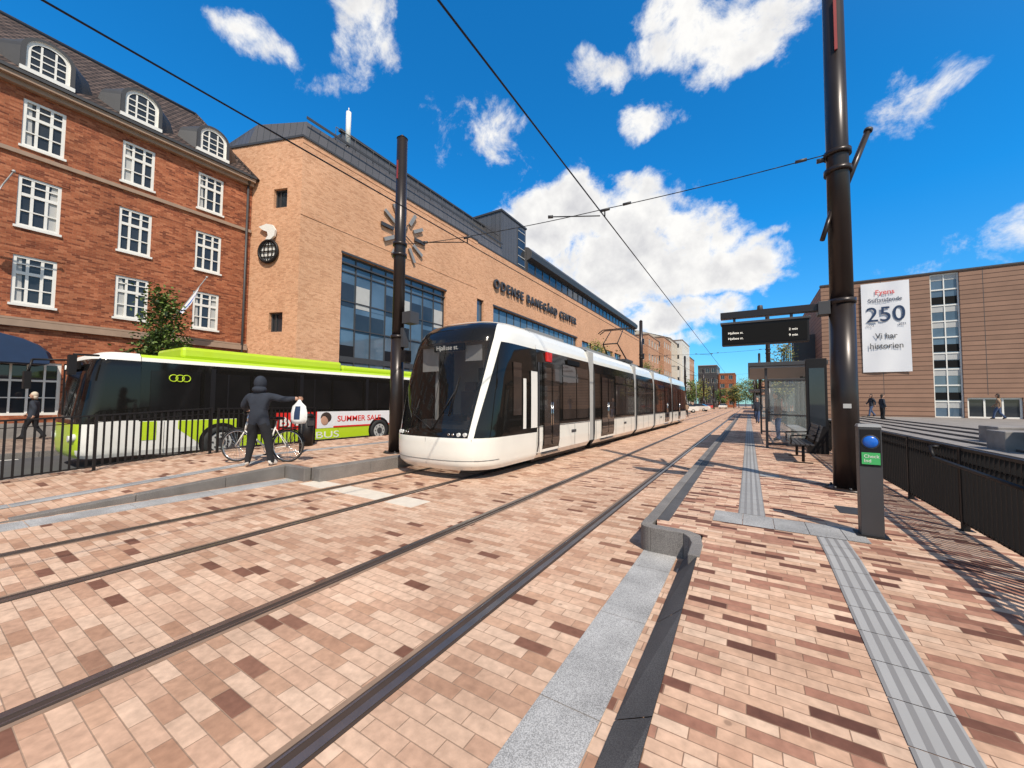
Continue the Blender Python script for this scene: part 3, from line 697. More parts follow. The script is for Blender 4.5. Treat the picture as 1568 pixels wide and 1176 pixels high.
for k in range(6):
    yl,yr=7+27*k,8.1+27*k
    ym1=yl+(yr-yl)*.235; ym2=yl+(yr-yl)*.59
    P1_=(-7.75,yl,5.75); A=(-5.78,ym1,5.62); Bq=(-2.48,ym2,5.62); P2_=(1.2,yr,5.8)
    wire(P1_,A,.03,.009); wire(A,Bq,.03,.009); wire(Bq,P2_,.03,.009)
    for (x,y) in ((-5.78,ym1),(-2.48,ym2)):
        b.tube((x,y,5.62),(x,y,5.46),.015,.015,'black',6); b.tube((x-.1,y,5.60),(x+.1,y,5.60),.03,.03,'dgrey',8)
        b.path([(x-1.1,y-.3,5.60),(x-.1,y,5.50)],.012,'black',6); b.tube((x-1.15,y-.32,5.6),(x-1.05,y-.28,5.6),.035,.035,'dgrey',8)
    for t in (.12,.9):
        v=Vector(Bq).lerp(Vector(P2_),t); b.tube(v-Vector((.08,0,0)),v+Vector((.08,0,0)),.028,.028,'dgrey',8)
b.obj('overhead_wires')
# ------------------------------------------------------------ railings
def railing(name,x,y0,y1,zf,h,sp,post=2.0,bar=.022,dep=.012):
    e=empty(name); b=MB(); n=int((y1-y0)/sp)
    for i in range(n+1):
        y=y0+i*sp; z=zf(y); b.box(x-dep/2,x+dep/2,y-bar/2,y+bar/2,z+.08,z+h-.02,'black')
    b.obj('bars',e)
    b=MB(); k=max(1,round((y1-y0)/post))
    for i in range(k+1):
        y=y0+(y1-y0)*i/k; z=zf(y); b.box(x-.03,x+.03,y-.022,y+.022,z-.01,z+h+.005,'black'); b.box(x-.06,x+.06,y-.05,y+.05,z,z+.012,'black')
        if i<k:
            y2=y0+(y1-y0)*(i+1)/k; z2=zf(y2)
            for hh,t,w in ((h-.03,.03,.022),(.08,.025,.018),(h-.16,.014,.012)):
                b.hexa([(x-w,y,z+hh),(x+w,y,z+hh),(x+w,y2,z2+hh),(x-w,y2,z2+hh),(x-w,y,z+hh+t),(x+w,y,z+hh+t),(x+w,y2,z2+hh+t),(x-w,y2,z2+hh+t)],'black')
    b.obj('rails_posts',e); return e
railing('metal_railing',-11.5,-7.7,4.3,zr,1.15,.115,2.0,.034,.012)
railing('metal_railing',-11.5,4.45,7.0,zr,1.13,.115,1.25,.034,.012)
rr_=railing('metal_railing',1.98,-2,34,zr,.90,.085,1.6,.012,.045)
b=MB()
for ya in (2.0,5.05):
    b.path([(1.86,ya+1.6,zr(ya)+.86),(1.86,ya+1.5,zr(ya)+.74),(1.86,ya-.9,zr(ya)+.68)],.02,'black',10)
    b.path([(1.86,ya+1.6,zr(ya)+.86),(1.96,ya+1.62,zr(ya)+.86)],.02,'black',8)
    b.path([(1.86,ya+.6,zr(ya)+.71),(1.96,ya+.6,zr(ya)+.66)],.012,'black',6)
b.obj('handrail',rr_)
# ------------------------------------------------------------ departure board
e=empty('departure_board'); b=MB()
b.box(-.42,1.2,8.03,8.17,3.16,3.28,'pole'); b.box(-.40,.88,7.98,8.16,2.66,3.04,'black'); b.box(-.42,.90,7.96,8.18,3.04,3.08,'dgrey')
for x in (-.2,.65): b.box(x-.02,x+.02,8.06,8.14,3.08,3.17,'dgrey')
b.box(1.0,1.16,7.98,8.2,3.08,3.3,'dgrey'); b.tube((.2,8.1,3.28),(.2,8.1,3.36),.05,.04,'dgrey',10)
b.obj('board_case',e,bevel=.006)
b=MB(); b.box(-.37,.85,7.972,7.978,2.69,3.01,'screen'); b.obj('board_screen',e)
for i,(s,t_) in enumerate((('Hjallese st.','2 min'),('Hjallese st.','9 min'))):
    text('board_text',s,.055,(-.30,7.97,2.86-i*.10),RY,'led',e,.001); text('board_text',t_,.055,(.60,7.97,2.86-i*.10),RY,'led',e,.001)
# ------------------------------------------------------------ check-in post
e=empty('ticket_validator_post'); b=MB(); px,py=1.06,5.4; z=.256
b.box(px-.09,px+.09,py-.07,py+.07,z,z+1.12,'dgrey'); b.box(px-.13,px+.13,py-.11,py+.11,z,z+.015,'black')
b.hexa([(px-.095,py-.075,z+1.121),(px+.095,py-.075,z+1.121),(px+.095,py+.075,z+1.121),(px-.095,py+.075,z+1.121),(px-.085,py-.04,z+1.15),(px+.085,py-.04,z+1.15),(px+.085,py+.07,z+1.15),(px-.085,py+.07,z+1.15)],'grey')
b.box(px-.08,px+.08,py-.076,py-.069,z+.72,z+1.10,'black')
b.obj('post_body',e,bevel=.006)
b=MB(); b.ell((px,py-.075,z+.97),.062,.025,.062,'blue',24,12); b.torus((px,py-.076,z+.97),(0,1,0),.067,.005,'dgrey',28,6)
b.obj('reader_dome',e)
b=MB(); b.box(px-.072,px+.072,py-.082,py-.0755,z+.74,z+.86,'green'); b.obj('green_label',e)
text('label_text','Check',.046,(px-.056,py-.083,z+.808),RY,'white2',e,.001); text('label_text','Ind',.046,(px-.056,py-.083,z+.762),RY,'white2',e,.001)
# ------------------------------------------------------------ bench
e=empty('platform_bench'); b=MB(); bx0=1.25
for k in range(5): b.box(bx0-.42+k*.085,bx0-.42+k*.085+.065,10.9,12.7,.256+.42,.256+.45,'dgrey')
for k in range(4): 
    z=.256+.52+k*.09; x=bx0+.02+k*.025; b.hexa([(x,10.9,z),(x+.03,10.9,z),(x+.03,12.7,z),(x,12.7,z),(x+.02,10.9,z+.07),(x+.05,10.9,z+.07),(x+.05,12.7,z+.07),(x+.02,12.7,z+.07)],'dgrey')
b.obj('slats',e)
b=MB()
for y in (11.1,12.5):
    b.path([(bx0-.42,y,.256+.41),(bx0-.02,y,.256+.41),(bx0+.12,y,.256+.88)],.022,'black'); b.path([(bx0-.2,y,.256+.41),(bx0-.2,y,.256+.03),],.03,'black'); b.box(bx0-.38,bx0-.02,y-.03,y+.03,.256,.275,'black')
    b.path([(bx0-.42,y,.256+.41),(bx0-.42,y,.256+.62),(bx0+.06,y,.256+.64)],.016,'black')
b.obj('frame',e)
# ------------------------------------------------------------ shelter
def shelter(x0,x1,y0,y1,z):
    e=empty('tram_shelter'); b=MB()
    b.box(x0-.45,x1+.1,y0-.2,y1+.2,z+2.5,z+2.62,'dgrey'); b.box(x0-.40,x1+.05,y0-.15,y1+.15,z+2.44,z+2.499,'grey')
    n=4
    for i in range(n+1):
        y=y0+(y1-y0)*i/n; b.box(x1-.10,x1,y-.05,y+.05,z,z+2.44,'dgrey')
    for y in (y0,y1):
        b.box(x0-.02,x0+.05,y-.04,y+.04,z,z+2.44,'dgrey'); b.box(x0+.05,x1-.1,y-.02,y+.02,z+.1,z+.17,'dgrey'); b.box(x0+.05,x1-.1,y-.02,y+.02,z+2.05,z+2.12,'dgrey'); b.box(x0+.05,x1-.1,y-.02,y+.02,z+1.0,z+1.04,'dgrey')
    b.box(x1-.06,x1-.02,y0,y1,z+2.2,z+2.25,'dgrey'); b.box(x1-.06,x1-.02,y0,y1,z+.15,z+.2,'dgrey')
    b.obj('frame_roof',e,bevel=.01)
    b=MB()
    b.poly([(x1-.04,y0,z+.2),(x1-.04,y1,z+.2),(x1-.04,y1,z+2.2),(x1-.04,y0,z+2.2)],MG); b.poly([(x0+.1,y0,z+.2),(x1-.08,y0,z+.2),(x1-.08,y0,z+2.05),(x0+.1,y0,z+2.05)],MG); b.poly([(x0+.1,y1,z+.2),(x1-.08,y1,z+.2),(x1-.08,y1,z+2.05),(x0+.1,y1,z+2.05)],MG)
    b.obj('glass_walls',e)
    b=MB(); b.box(x1-.55,x1-.12,y0+.6,y1-.6,z+.43,z+.48,'grey')
    for y in (y0+1,y1-1): b.box(x1-.38,x1-.3,y-.04,y+.04,z,z+.43,'dgrey')
    b.box(x1-.52,x1-.47,y0+.7,y1-.7,z+1.0,z+1.04,'dgrey')
    b.obj('inner_bench',e); return e
shelter(.45,1.85,14.2,20.5,.256); shelter(.45,1.85,40,45,.256)
shelter(-11.7,-10.6,17,22,.256)
e=empty('information_totem'); b=MB(); b.box(1.36,1.82,13.3,13.48,.256,2.86,'black'); b.box(1.42,1.76,13.285,13.298,1.0,2.6,'glass'); b.obj('totem_body',e,bevel=.05)
e=empty('litter_bin'); b=MB(); b.tube((-11.1,6.55,.25),(-11.1,6.55,1.1),.16,.17,'black',20); b.tube((-11.1,6.55,1.1),(-11.1,6.55,1.2),.18,.12,'black',20); b.box(-11.02,-10.92,6.45,6.65,.85,1.0,'dgrey'); b.obj('bin_body',e)
e=empty('bollard_post'); b=MB(); b.tube((-9.75,5.6,.25),(-9.75,5.6,1.12),.05,.05,'black',12); b.tube((-9.75,5.6,1.12),(-9.75,5.6,1.15),.055,.04,'dgrey',12); b.obj('post',e)
# ------------------------------------------------------------ HOTEL
hotel=empty('brick_hotel_building'); HX=-24.1; HY0=-22.0; HY1=10.5
P=PF((HX,HY0),(0,1))
b=MB(); holes=[]; cols=[8.55-2.83*k for k in range(0,11)]
rowsz=[(11.5,13.4),(8.3,10.3),(5.25,7.15)]
for y in cols:
    for (za,zb) in rowsz: holes.append((y-.56-HY0,y+.56-HY0,za,zb))
gh=[(y-.85-HY0,y+.85-HY0,.9,3.0) for y in cols]
facade(b,P,HY1-HY0,0,13.9,holes+gh,'hotelbrick',.16)
b.poly([(HX,HY1,0),(HX-9,HY1,0),(HX-9,HY1,13.9),(HX,HY1,13.9)],'hotelbrick'); b.poly([(HX,HY0,0),(HX,HY0,13.9),(HX-9,HY0,13.9),(HX-9,HY0,0)],'hotelbrick'); b.poly([(HX-9,HY0,0),(HX-9,HY0,13.9),(HX-9,HY1,13.9),(HX-9,HY1,0)],'hotelbrick')
b.obj('walls',hotel)
b=MB()
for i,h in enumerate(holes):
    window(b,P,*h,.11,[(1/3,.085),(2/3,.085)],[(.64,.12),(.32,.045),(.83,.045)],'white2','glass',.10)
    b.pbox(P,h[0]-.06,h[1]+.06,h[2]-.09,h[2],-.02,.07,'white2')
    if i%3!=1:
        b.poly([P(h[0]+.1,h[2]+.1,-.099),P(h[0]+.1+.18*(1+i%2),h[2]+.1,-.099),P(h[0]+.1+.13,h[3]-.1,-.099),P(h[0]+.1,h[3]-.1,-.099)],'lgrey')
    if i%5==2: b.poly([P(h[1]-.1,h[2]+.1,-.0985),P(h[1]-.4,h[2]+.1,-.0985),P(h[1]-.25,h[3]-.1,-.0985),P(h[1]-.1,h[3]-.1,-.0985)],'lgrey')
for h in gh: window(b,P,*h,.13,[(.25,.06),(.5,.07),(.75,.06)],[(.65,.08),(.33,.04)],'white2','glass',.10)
b.obj('windows',hotel)
b=MB()
W_=HY1-HY0
b.pbox(P,-.1,W_,13.9,14.08,-.3,.42,'trim'); b.pbox(P,-.1,W_,13.72,13.898,-.05,.22,'trim'); b.pbox(P,-.1,W_+.02,14.083,14.2,.2,.5,'dgrey')
b.pbox(P,0,W_,11.08,11.24,-.02,.10,'trim'); b.pbox(P,0,W_,4.35,4.6,-.02,.16,'trim'); b.pbox(P,0,W_,4.62,4.7,-.02,.10,'trim'); b.pbox(P,0,W_,0,.6,-.02,.08,'conc')
for y in cols:
    u=y-HY0
    for (za,zb) in rowsz: b.pbox(P,u-.75,u+.75,zb+.004,zb+.22,-.02,.018,M['hotelbrick'])
b.obj('cornices',hotel)
b=MB()
ex=HX+.42; rz=19.0; rxr=HX-4.5; ez=14.1
b.poly([(ex,HY0-.3,ez),(ex,HY1+.1,ez),(rxr,HY1-1.3,rz),(rxr,HY0+3,rz)],'roof')
b.poly([(ex,HY1+.1,ez),(HX-9.4,HY1+.1,ez),(rxr,HY1-1.3,rz)],'roof')
b.poly([(HX-9.4,HY1+.1,ez),(HX-9.4,HY0-.3,ez),(rxr,HY0+3,rz),(rxr,HY1-1.3,rz)],'roof'); b.poly([(HX-9.4,HY0-.3,ez),(ex,HY0-.3,ez),(rxr,HY0+3,rz)],'roof')
b.tube((rxr,HY0+3,rz),(rxr,HY1-1.3,rz),.12,.12,'dgrey',8); b.tube((rxr,HY1-1.3,rz),(ex,HY1+.1,ez),.10,.10,'roof',8)
b.obj('roof',hotel)
b=MB()
for y in cols:
    xf=HX-.0; w=.58; zb=14.55; zs=15.42; n=14
    def ring(x,ww,top,z_=zb): return [(x,y-ww,z_)]+[(x,y-ww*math.cos(math.pi*i/n),zs+top*math.sin(math.pi*i/n)) for i in range(n+1)]+[(x,y+ww,z_)]
    f1=ring(xf,w+.14,.62); bk=ring(xf-3.2,w+.14,.62)
    for i in range(len(f1)-1): b.poly([f1[i],f1[i+1],bk[i+1],bk[i]],'dgrey',True)
    sk=[(xf-.5,y-(w+.14)*1.9,zb+.35)]+[(xf-.6,y-(w+.25)*math.cos(math.pi*i/n)*(1+.5*abs(math.cos(math.pi*i/n))),zs+.62*math.sin(math.pi*i/n)) for i in range(n+1)]+[(xf-.5,y+(w+.14)*1.9,zb+.35)]
    for i in range(len(f1)-1): b.poly([f1[i],f1[i+1],sk[i+1],sk[i]],'dgrey',True)
    fo=ring(xf+.10,w+.14,.62); fi=ring(xf+.10,w,.50)
    for i in range(len(fo)-1):
        b.poly([fo[i],fo[i+1],fi[i+1],fi[i]],'dgrey'); b.poly([fo[i],f1[i],f1[i+1],fo[i+1]],'dgrey')
        f3=ring(xf+.04,w,.50); f4=ring(xf+.04,w-.12,.38); b.poly([f3[i],f3[i+1],f4[i+1],f4[i]],'white2'); b.poly([fi[i],fi[i+1],f3[i+1],f3[i]],'white2')
    b.poly(ring(xf-.0,w-.1,.40),'glass') 
    for k in (-.19,.19): b.box(xf+.005,xf+.035,y+k-.03,y+k+.03,zb,zs+.36-abs(k)*.3,'white2')
    for zz in (14.85,15.15,15.42): b.box(xf+.004,xf+.032,y-w+.1,y+w-.1,zz-.022,zz+.022,'white2')
    b.box(xf-.02,xf+.12,y-w-.15,y+w+.15,zb-.1,zb+.06,'white2')
b.obj('dormers',hotel)
b=MB(); b.tube((HX+.12,HY1-.25,0),(HX+.12,HY1-.25,13.7),.06,.06,'dgrey',10); b.tube((HX+.12,HY1-.25,13.7),(HX+.45,HY1-.25,14.15),.07,.07,'dgrey',10)
b.obj('downpipe',hotel)
b=MB()
for (ya,yb_) in ((-.4,3.5),(-5.6,-1.8)):
    n=10
    for i in range(n):
        a0=math.pi*i/n; a1=math.pi*(i+1)/n; ym=(ya+yb_)/2; hw=(yb_-ya)/2
        pt=lambda a,x,k:(x,ym-hw*k*math.cos(a),3.10+1.0*k*math.sin(a))
        b.poly([pt(a0,HX+.02,1),pt(a1,HX+.02,1),pt(a1,HX+1.1,.86),pt(a0,HX+1.1,.86)],'navy',True)
    b.poly([pt(math.pi*i/n,HX+1.1,.86) for i in range(n+1)],'navy'); b.box(HX+.05,HX+1.12,ya+.25,yb_-.25,2.90,3.11,'navy')
b.obj('awnings',hotel)
def flag(x,y,z,cloth):
    e=empty('flagpole'); b=MB(); p=Vector((x,y,z)); q=p+Vector((1.7,1.0,2.6)); b.tube(p,q,.03,.02,'grey',8); b.ell(q,.05,.05,.05,'lgrey',8,6); b.obj('pole',e)
    b=MB(); rr=[]
    for i in range(9):
        t=.40+.42*i/8; top=p.lerp(q,t); r=[]
        for j in range(7):
            s=j/6; w=.16*math.sin(math.pi*min(1,i/8+.12)); r.append(top+Vector((.05-.02*s+w*.5*math.sin(j*2.2+i)*s,-.12*s,-.62*s*(.35+.65*math.sin(math.pi*(i+1)/11)))))
        rr.append(r)
    b.grid(rr,lambda a,c:cloth if c%6 ==3 else 'banner'); b.obj('cloth',e)
flag(HX+.1,6.9,4.9,'blue'); flag(HX+.1,1.05,7.1,'dred')
# ------------------------------------------------------------ STATION
st=empty('station_building'); SX=-21.0; SY=11.6
P1=PF((SX,SY),(0,1)); U2=Vector((4.4,1.5)).normalized(); O2=(SX-U2.x*8,SY-U2.y*8); P2=PF(O2,U2)
b=MB(); yb=lambda y:y-SY
h1=[(yb(14.2),yb(23.7),.5,10.6)]
facade(b,P1,yb(27.9),0,16.3,h1,'stbrick',.35)
P1b=PF((SX-.18,27.9),(0,1))
h2=[(.15,1.3,.3,11.1),(2.9,24.5,.3,10.95),(26.5,48,.3,5.5),(26.5,31,9.6,10.9),(32,36.5,9.6,10.9),(37.5,42,9.6,10.9),(43,47.5,9.6,10.9),(51,56,3,10),(58,63,3,10)]
facade(b,P1b,65.1,0,16.3,h2,'stbrick',.35)
b.poly([(SX,27.9,0),(SX-.18,27.9,0),(SX-.18,27.9,16.3),(SX,27.9,16.3)],'stbrick')
h3=[(8-1.85,8-.95,5.35,6.45),(8-1.82,8-.92,12.4,13.5)]
facade(b,P2,8,0,16.3,h3,'stbrick',.3)
rp=[(SX,SY),(SX,27.9),(SX-.18,27.9),(SX-.18,93),(-45,93),(-45,9),(O2[0],O2[1])]
b.poly([(x,y,16.25) for x,y in rp],'zinc')
b.poly([(SX-.18,93,0),(-45,93,0),(-45,93,16.3),(SX-.18,93,16.3)],'stbrick'); b.poly([(-45,93,0),(-45,9,0),(-45,9,16.3),(-45,93,16.3)],'stbrick')
b.obj('brick_walls',st)
b=MB()
b.pbox(P1,-.05,yb(27.9),16.3,16.42,-.4,.06,'dgrey'); b.pbox(P1b,.0,65.1,16.3,16.42,-.4,.04,'dgrey'); b.pbox(P2,0,8.02,16.303,16.425,-.4,.06,'dgrey')
def ring_prism(b,pts,z0,z1,m,top=True,pts2=None):
    p2=pts2 or pts
    for i in range(len(pts)):
        j=(i+1)%len(pts); b.poly([(*pts[i],z0),(*pts[j],z0),(*p2[j],z1),(*p2[i],z1)],m)
    if top: b.poly([(*p,z1) for p in p2],m)
f=[(SX-.45,SY+.35),(SX-.45,33),(-40,33),(-40,10.5),(O2[0]+3.5,O2[1]+1.45)]
g=[(SX-.95,SY+.7),(SX-.95,33),(-40,33),(-40,10.5),(O2[0]+3.8,O2[1]+1.9)]
ring_prism(b,f,16.42,18.0,'zinc',pts2=g)
ring_prism(b,[(SX-3.0,16.0),(SX-3.0,33),(-38,33),(-38,16.0)],18.0,20.4,'zinc'); b.box(SX-3.2,SX-2.9,15.8,33,20.4,20.55,'dgrey')
b.box(SX-.62,SX-.58,SY+.5,33,17.92,18.08,'dgrey')
ring_prism(b,[(SX-.8,33.0),(SX-.8,38.2),(SX-4.5,38.2),(SX-4.5,33.0)],16.42,21.6,'zinc'); b.box(SX-4.6,SX-.7,32.9,38.3,21.6,21.8,'dgrey')
b.box(SX-.81,SX-.76,36.4,37.9,17,21.2,'glass')
for k in range(5): b.box(SX-.77,SX-.72,36.4,37.9,17+k*.95,17.08+k*.95,'lgrey')
cp=[(SX-.7,16.42),(SX-.7,18.0),(SX-.1,18.25),(SX+.0,18.9),(SX-.5,19.5),(SX-2,20.0),(SX-5,20.4),(SX-12,20.6)]
for i in range(len(cp)-1):
    m='glass' if i==0 else 'dgrey'
    b.poly([(cp[i][0],38.3,cp[i][1]),(cp[i][0],88,cp[i][1]),(cp[i+1][0],88,cp[i+1][1]),(cp[i+1][0],38.3,cp[i+1][1])],m)
b.poly([(x,38.3,z) for x,z in cp]+[(SX-12,38.3,16.4)],'zinc')
for k in range(26): b.box(SX-.72,SX-.62,38.4+k*1.95,38.5+k*1.95,16.42,18.05,'dgrey')
b.obj('zinc_roof',st)
b=MB()
ww=h1[0]; window(b,P1,*ww,.30,[(i/8,.08) for i in range(1,8)],[(.12,.08),(.36,.35),(.55,.07),(.72,.07),(.90,.07)],'dgrey','bluegl',.1)
for q in (0,3,4): b.pbox(P1,ww[0]+.1+q*1.18,ww[0]+1.2+q*1.18,3.9,5.0,-.285,-.25,'black')
for q in range(8): b.pbox(P1,ww[0]+.08+q*1.18,ww[0]+1.1+q*1.18,7.45,8.9,-.288,-.27,('glass','bluegl','lgrey')[(q*5)%3] if q!=5 else 'glass')
for q in (1,2,6): b.pbox(P1,ww[0]+.1+q*1.18,ww[0]+1.12+q*1.18,5.9,7.1,-.288,-.272,'glass')
b.pbox(P1,ww[0],ww[1],ww[3]-.55,ww[3]-.45,-.28,-.12,'dgrey')
for h in h2:
    n=max(1,int((h[1]-h[0])/1.4)); window(b,P1b,*h,.30,[(i/n,.06) for i in range(1,n)],[(.5,.07),(.8,.07)] if h[3]-h[2]>2 else [],'dgrey','bluegl',.09)
for h in h3: window(b,P2,*h,.26,[(.35,.05)],[],'dgrey','glass',.08)
for h in h1: b.pbox(P1,h[0]-.05,h[1]+.05,h[3],h[3]+.12,-.02,.03,'dgrey')
b.pbox(P1b,2.8,24.6,10.95,11.1,-.02,.05,'dgrey')
b.pbox(P1b,2,24,3.6,3.9,-.1,1.8,'dgrey')
for z in (16.0,11.9): b.pbox(P1,0,yb(27.9),z,z+.06,-.02,.025,M['stbrick'])
b.obj('glazing',st)
text('station_sign','ODENSE BANEGÅRD CENTER',1.25,(SX-.02,30.6,12.75),RX,'dgrey',st,.08,fit=22.0,bold=.03,sp=True)
b=MB(); cy,cz=19.0,13.55; xx=SX+.12
for k in range(12):
    a=rad(k*30); r0,r1=(1.0,2.05)
    p=Vector((xx,cy+r0*math.sin(a),cz+r0*math.cos(a))); q=Vector((xx,cy+r1*math.sin(a),cz+r1*math.cos(a))); dd=(q-p).normalized(); sd_=dd.cross(Vector((1,0,0)))*.12
    xh=Vector((.06,0,0)); c8=[p-sd_-xh,p+sd_-xh,p+sd_+xh,p-sd_+xh,q-sd_-xh,q+sd_-xh,q+sd_+xh,q-sd_+xh]; b.hexa(c8,'grey' if k%3 else 'dgrey')
b.tube((xx,cy,cz),(xx,cy+.3,cz+.8),.05,.04,'dgrey',6); b.tube((xx,cy,cz),(xx,cy+1.05,cz-.5),.04,.03,'dgrey',6); b.disc((xx,cy,cz),(1,0,0),.1,'dgrey',12,.1)
b.obj('facade_clock',st)
b=MB(); uc,zc=8-1.95,9.9; nv=Vector(P2(0,0,1))-Vector(P2(0,0,0)); cc=Vector(P2(uc,zc,.12))
b.disc(Vector(P2(uc,zc,.05)),nv,.60,'wplaster',30,.06); b.torus(cc,nv,.62,.075,'black',30,8)
for k in (-.32,0,.32):
    w=math.sqrt(.58**2-k*k); b.tube(P2(uc-w,zc+k,.13),P2(uc+w,zc+k,.13),.032,.032,'black',6)
for k in (0,.28,.5):
    for sg in (1,-1):
        pts=[P2(uc+sg*k*math.cos(t*math.pi/16),zc+.58*math.sin(t*math.pi/16),.13) for t in range(-8,9)]
        b.path(pts,.028,'black',6)
bird=[(-.62,1.42),(-.1,1.55),(.30,1.45),(.50,1.15),(.44,.82),(.2,.64),(-.15,.66),(.02,.88),(-.05,1.1),(-.32,1.2)]
fr=[P2(uc+x,zc+z_,.20) for x,z_ in bird]; bk_=[P2(uc+x,zc+z_,.08) for x,z_ in bird]
b.poly(fr,'white2')
for i in range(len(fr)): j=(i+1)%len(fr); b.poly([fr[i],fr[j],bk_[j],bk_[i]],'white2')
b.obj('globe_emblem',st)
b=MB(); b.tube((-22.2,15.2,18.0),(-22.2,15.2,18.3),.1,.1,'dgrey'); b.tube((-22.2,15.2,18.3),(-22.2,15.2,20.6),.16,.16,'white2',14); b.tube((-22.2,15.2,20.6),(-22.2,15.2,20.9),.03,.03,'white2',8)
b.path([(-22.0,14.2,18.9),(-22.0,32.8,18.9)],.025,'dgrey',6)
for k in range(14): b.tube((-22.0,14.2+k*1.42,18.0),(-22.0,14.2+k*1.42,18.9),.02,.02,'dgrey',6)
b.obj('roof_antenna',st)
# ------------------------------------------------------------ further left buildings
def block(name,x0,x1,y0,y1,h,wm,nf,dx=3.2,ww=1.3,wh=1.5,fm='white2',pitch=False):
    e=empty(name); b=MB(); g=MB()
    fh=h/nf
    for (O,U,Ln) in (((x1,y0),(0,1),y1-y0),((x0,y0),(1,0),x1-x0)):
        Pq=PF(O,U); hs=[]; n=max(1,int(Ln/dx)); d=Ln/n
        for i in range(n):
            for k in range(nf):
                c=(i+.5)*d; z=k*fh+fh*.32; hs.append((c-ww/2,c+ww/2,z,z+min(wh,fh*.55)))
        facade(b,Pq,Ln,GZ,h,hs,wm,.15)
        for hh in hs: window(g,Pq,*hh,.12,[(.5,.06)],[],fm,'glass',.07)
        b.pbox(Pq,-.1,Ln+.1,h,h+.25,-.3,.12,'trim')
    b.poly([(x0,y0,0),(x0,y1,0),(x0,y1,h),(x0,y0,h)],wm); b.poly([(x0,y1,0),(x1,y1,0),(x1,y1,h),(x0,y1,h)],wm)
    if pitch:
        xm=(x0+x1)/2; b.poly([(x1+.2,y0,h+.25),(x1+.2,y1,h+.25),(xm,y1,h+3.5),(xm,y0,h+3.5)],'roof'); b.poly([(x0,y0,h+.25),(x0,y1,h+.25),(xm,y1,h+3.5),(xm,y0,h+3.5)],'roof'); b.poly([(x0,y0,h),(x1,y0,h),(xm,y0,h+3.5)],wm)
    else: b.poly([(x0,y0,h+.1),(x1,y0,h+.1),(x1,y1,h+.1),(x0,y1,h+.1)],'dgrey')
    b.obj('walls',e); g.obj('windows',e); return e
block('brick_office_building',-40,-20.3,95,108,18,'tanb',5,3.2,1.6)
block('brick_office_building',-40,-19.4,110,122,19.5,'tanb',5,3.0,1.5)
block('apartment_building',-40,-20,123,137,21,'plaster',6,2.8,1.3,pitch=True)
block('apartment_building',-38,-18.5,138,156,22.5,'wplaster',6,2.8,1.3)
block('apartment_building',-38,-19,157,175,19,'tanb',5,2.8,1.3,pitch=True)
block('modern_office_building',-17.2,-10.5,171,190,16.5,'dgrey',4,2.2,1.6,1.8,'lgrey')
block('modern_office_building',-10.2,-4.5,176,195,13.5,'hotelbrick',4,2.2,1.4,1.6,'lgrey')
block('modern_office_building',3.2,14,120,150,7.5,'tanb',2,3,1.6,1.6,'lgrey')
block('modern_office_building',4.5,12,75,105,8.5,'hotelbrick',2,3,2,1.6,'dgrey')
# ------------------------------------------------------------ right brown building
rb=empty('brown_brick_cultural_building'); P3=PF((5.6,43),(1,0)); b=MB()
hs=[(12.4-5.6,14.0-5.6,.65,11.95),(14.15-5.6,16.9-5.6,.65,2.2),(17.1-5.6,20-5.6,.65,2.2),(20.4-5.6,24-5.6,.65,2.2)]
facade(b,P3,34,0,12.0,hs,'louver',.25)
b.poly([(5.6,43,0),(5.6,66,0),(5.6,66,12),(5.6,43,12)],'louver'); b.poly([(5.6,43,11.95),(39.6,43,11.95),(39.6,66,11.95),(5.6,66,11.95)],'dgrey'); b.poly([(39.6,43,0),(39.6,66,0),(39.6,66,12),(39.6,43,12)],'louver')
b.pbox(P3,-.05,34,12,12.12,-.3,.08,'dgrey')
b.box(3.9,5.6,47,64,0,8.4,'dgrey'); b.box(3.88,3.9,47.5,63.5,.8,8,'glass')
for k in range(7): b.box(3.84,3.9,48+k*2.4,48.2+k*2.4,0,8.2,'grey')
for u in (3.9,9.6,16.5,23): b.pbox(P3,u,u+.03,2.4,12,-.02,.004,'dgrey')
b.obj('walls',rb)
b=MB(); h=hs[0]; window(b,P3,*h,.22,[(.5,.07)],[(i/9,.10) for i in range(1,9)],'white2','bluegl',.09)
for i in (0,2,3,5,6,8): b.pbox(P3,h[0]+.1,h[1]-.1,.65+i*1.255+.75,.65+i*1.255+1.2,-.21,-.19,'lgrey')
for i in (1,3,4,7): b.pbox(P3,h[0]+.1,h[1]-.1,.65+i*1.255+.12,.65+i*1.255+.7,-.207,-.19,'screen')
for h in hs[1:]: window(b,P3,*h,.22,[(.33,.1),(.66,.1)],[],'white2','glass',.12)
b.obj('windows',rb)
b=MB(); rr=[[(8.25+2.95*i/10,42.9-.04*math.sin(i*.9+j*.5),11.75-7.45*j/10) for i in range(11)] for j in range(11)]
b.grid(rr,lambda a,c:'banner'); b.obj('banner_cloth',rb)
bt=[('Fyens',.55,9.72,10.75,'red',1.15),('Stiftstidende',.44,9.72,10.15,'navy',2.05),('250',1.75,9.72,8.50,'navy',2.35),('1772',.24,8.75,8.12,'navy',.45),('2022',.24,10.7,8.12,'navy',.45),('Vi har',.68,9.72,7.05,'dgrey',1.35),('historien',.66,9.72,6.25,'dgrey',2.0)]
for s,sz,x,z,mm,ft in bt: text('banner_text',s,sz,(x,42.82,z),RY,mm,rb,.003,align='CENTER',bold=.002,fit=ft)
b=MB(); n=9
for i in range(n):
    x=3.1+i*.62; b.box(x,x+.60 if i<n-1 else 52,9,42.99-.01*i,-.02,.072*(i+1),'conc'); b.box(x-.012,x,9,42.9,.072*i,.072*(i+1)-.01,'concshade')  # dark riser faces carry painted shade
b.obj('plaza_steps')
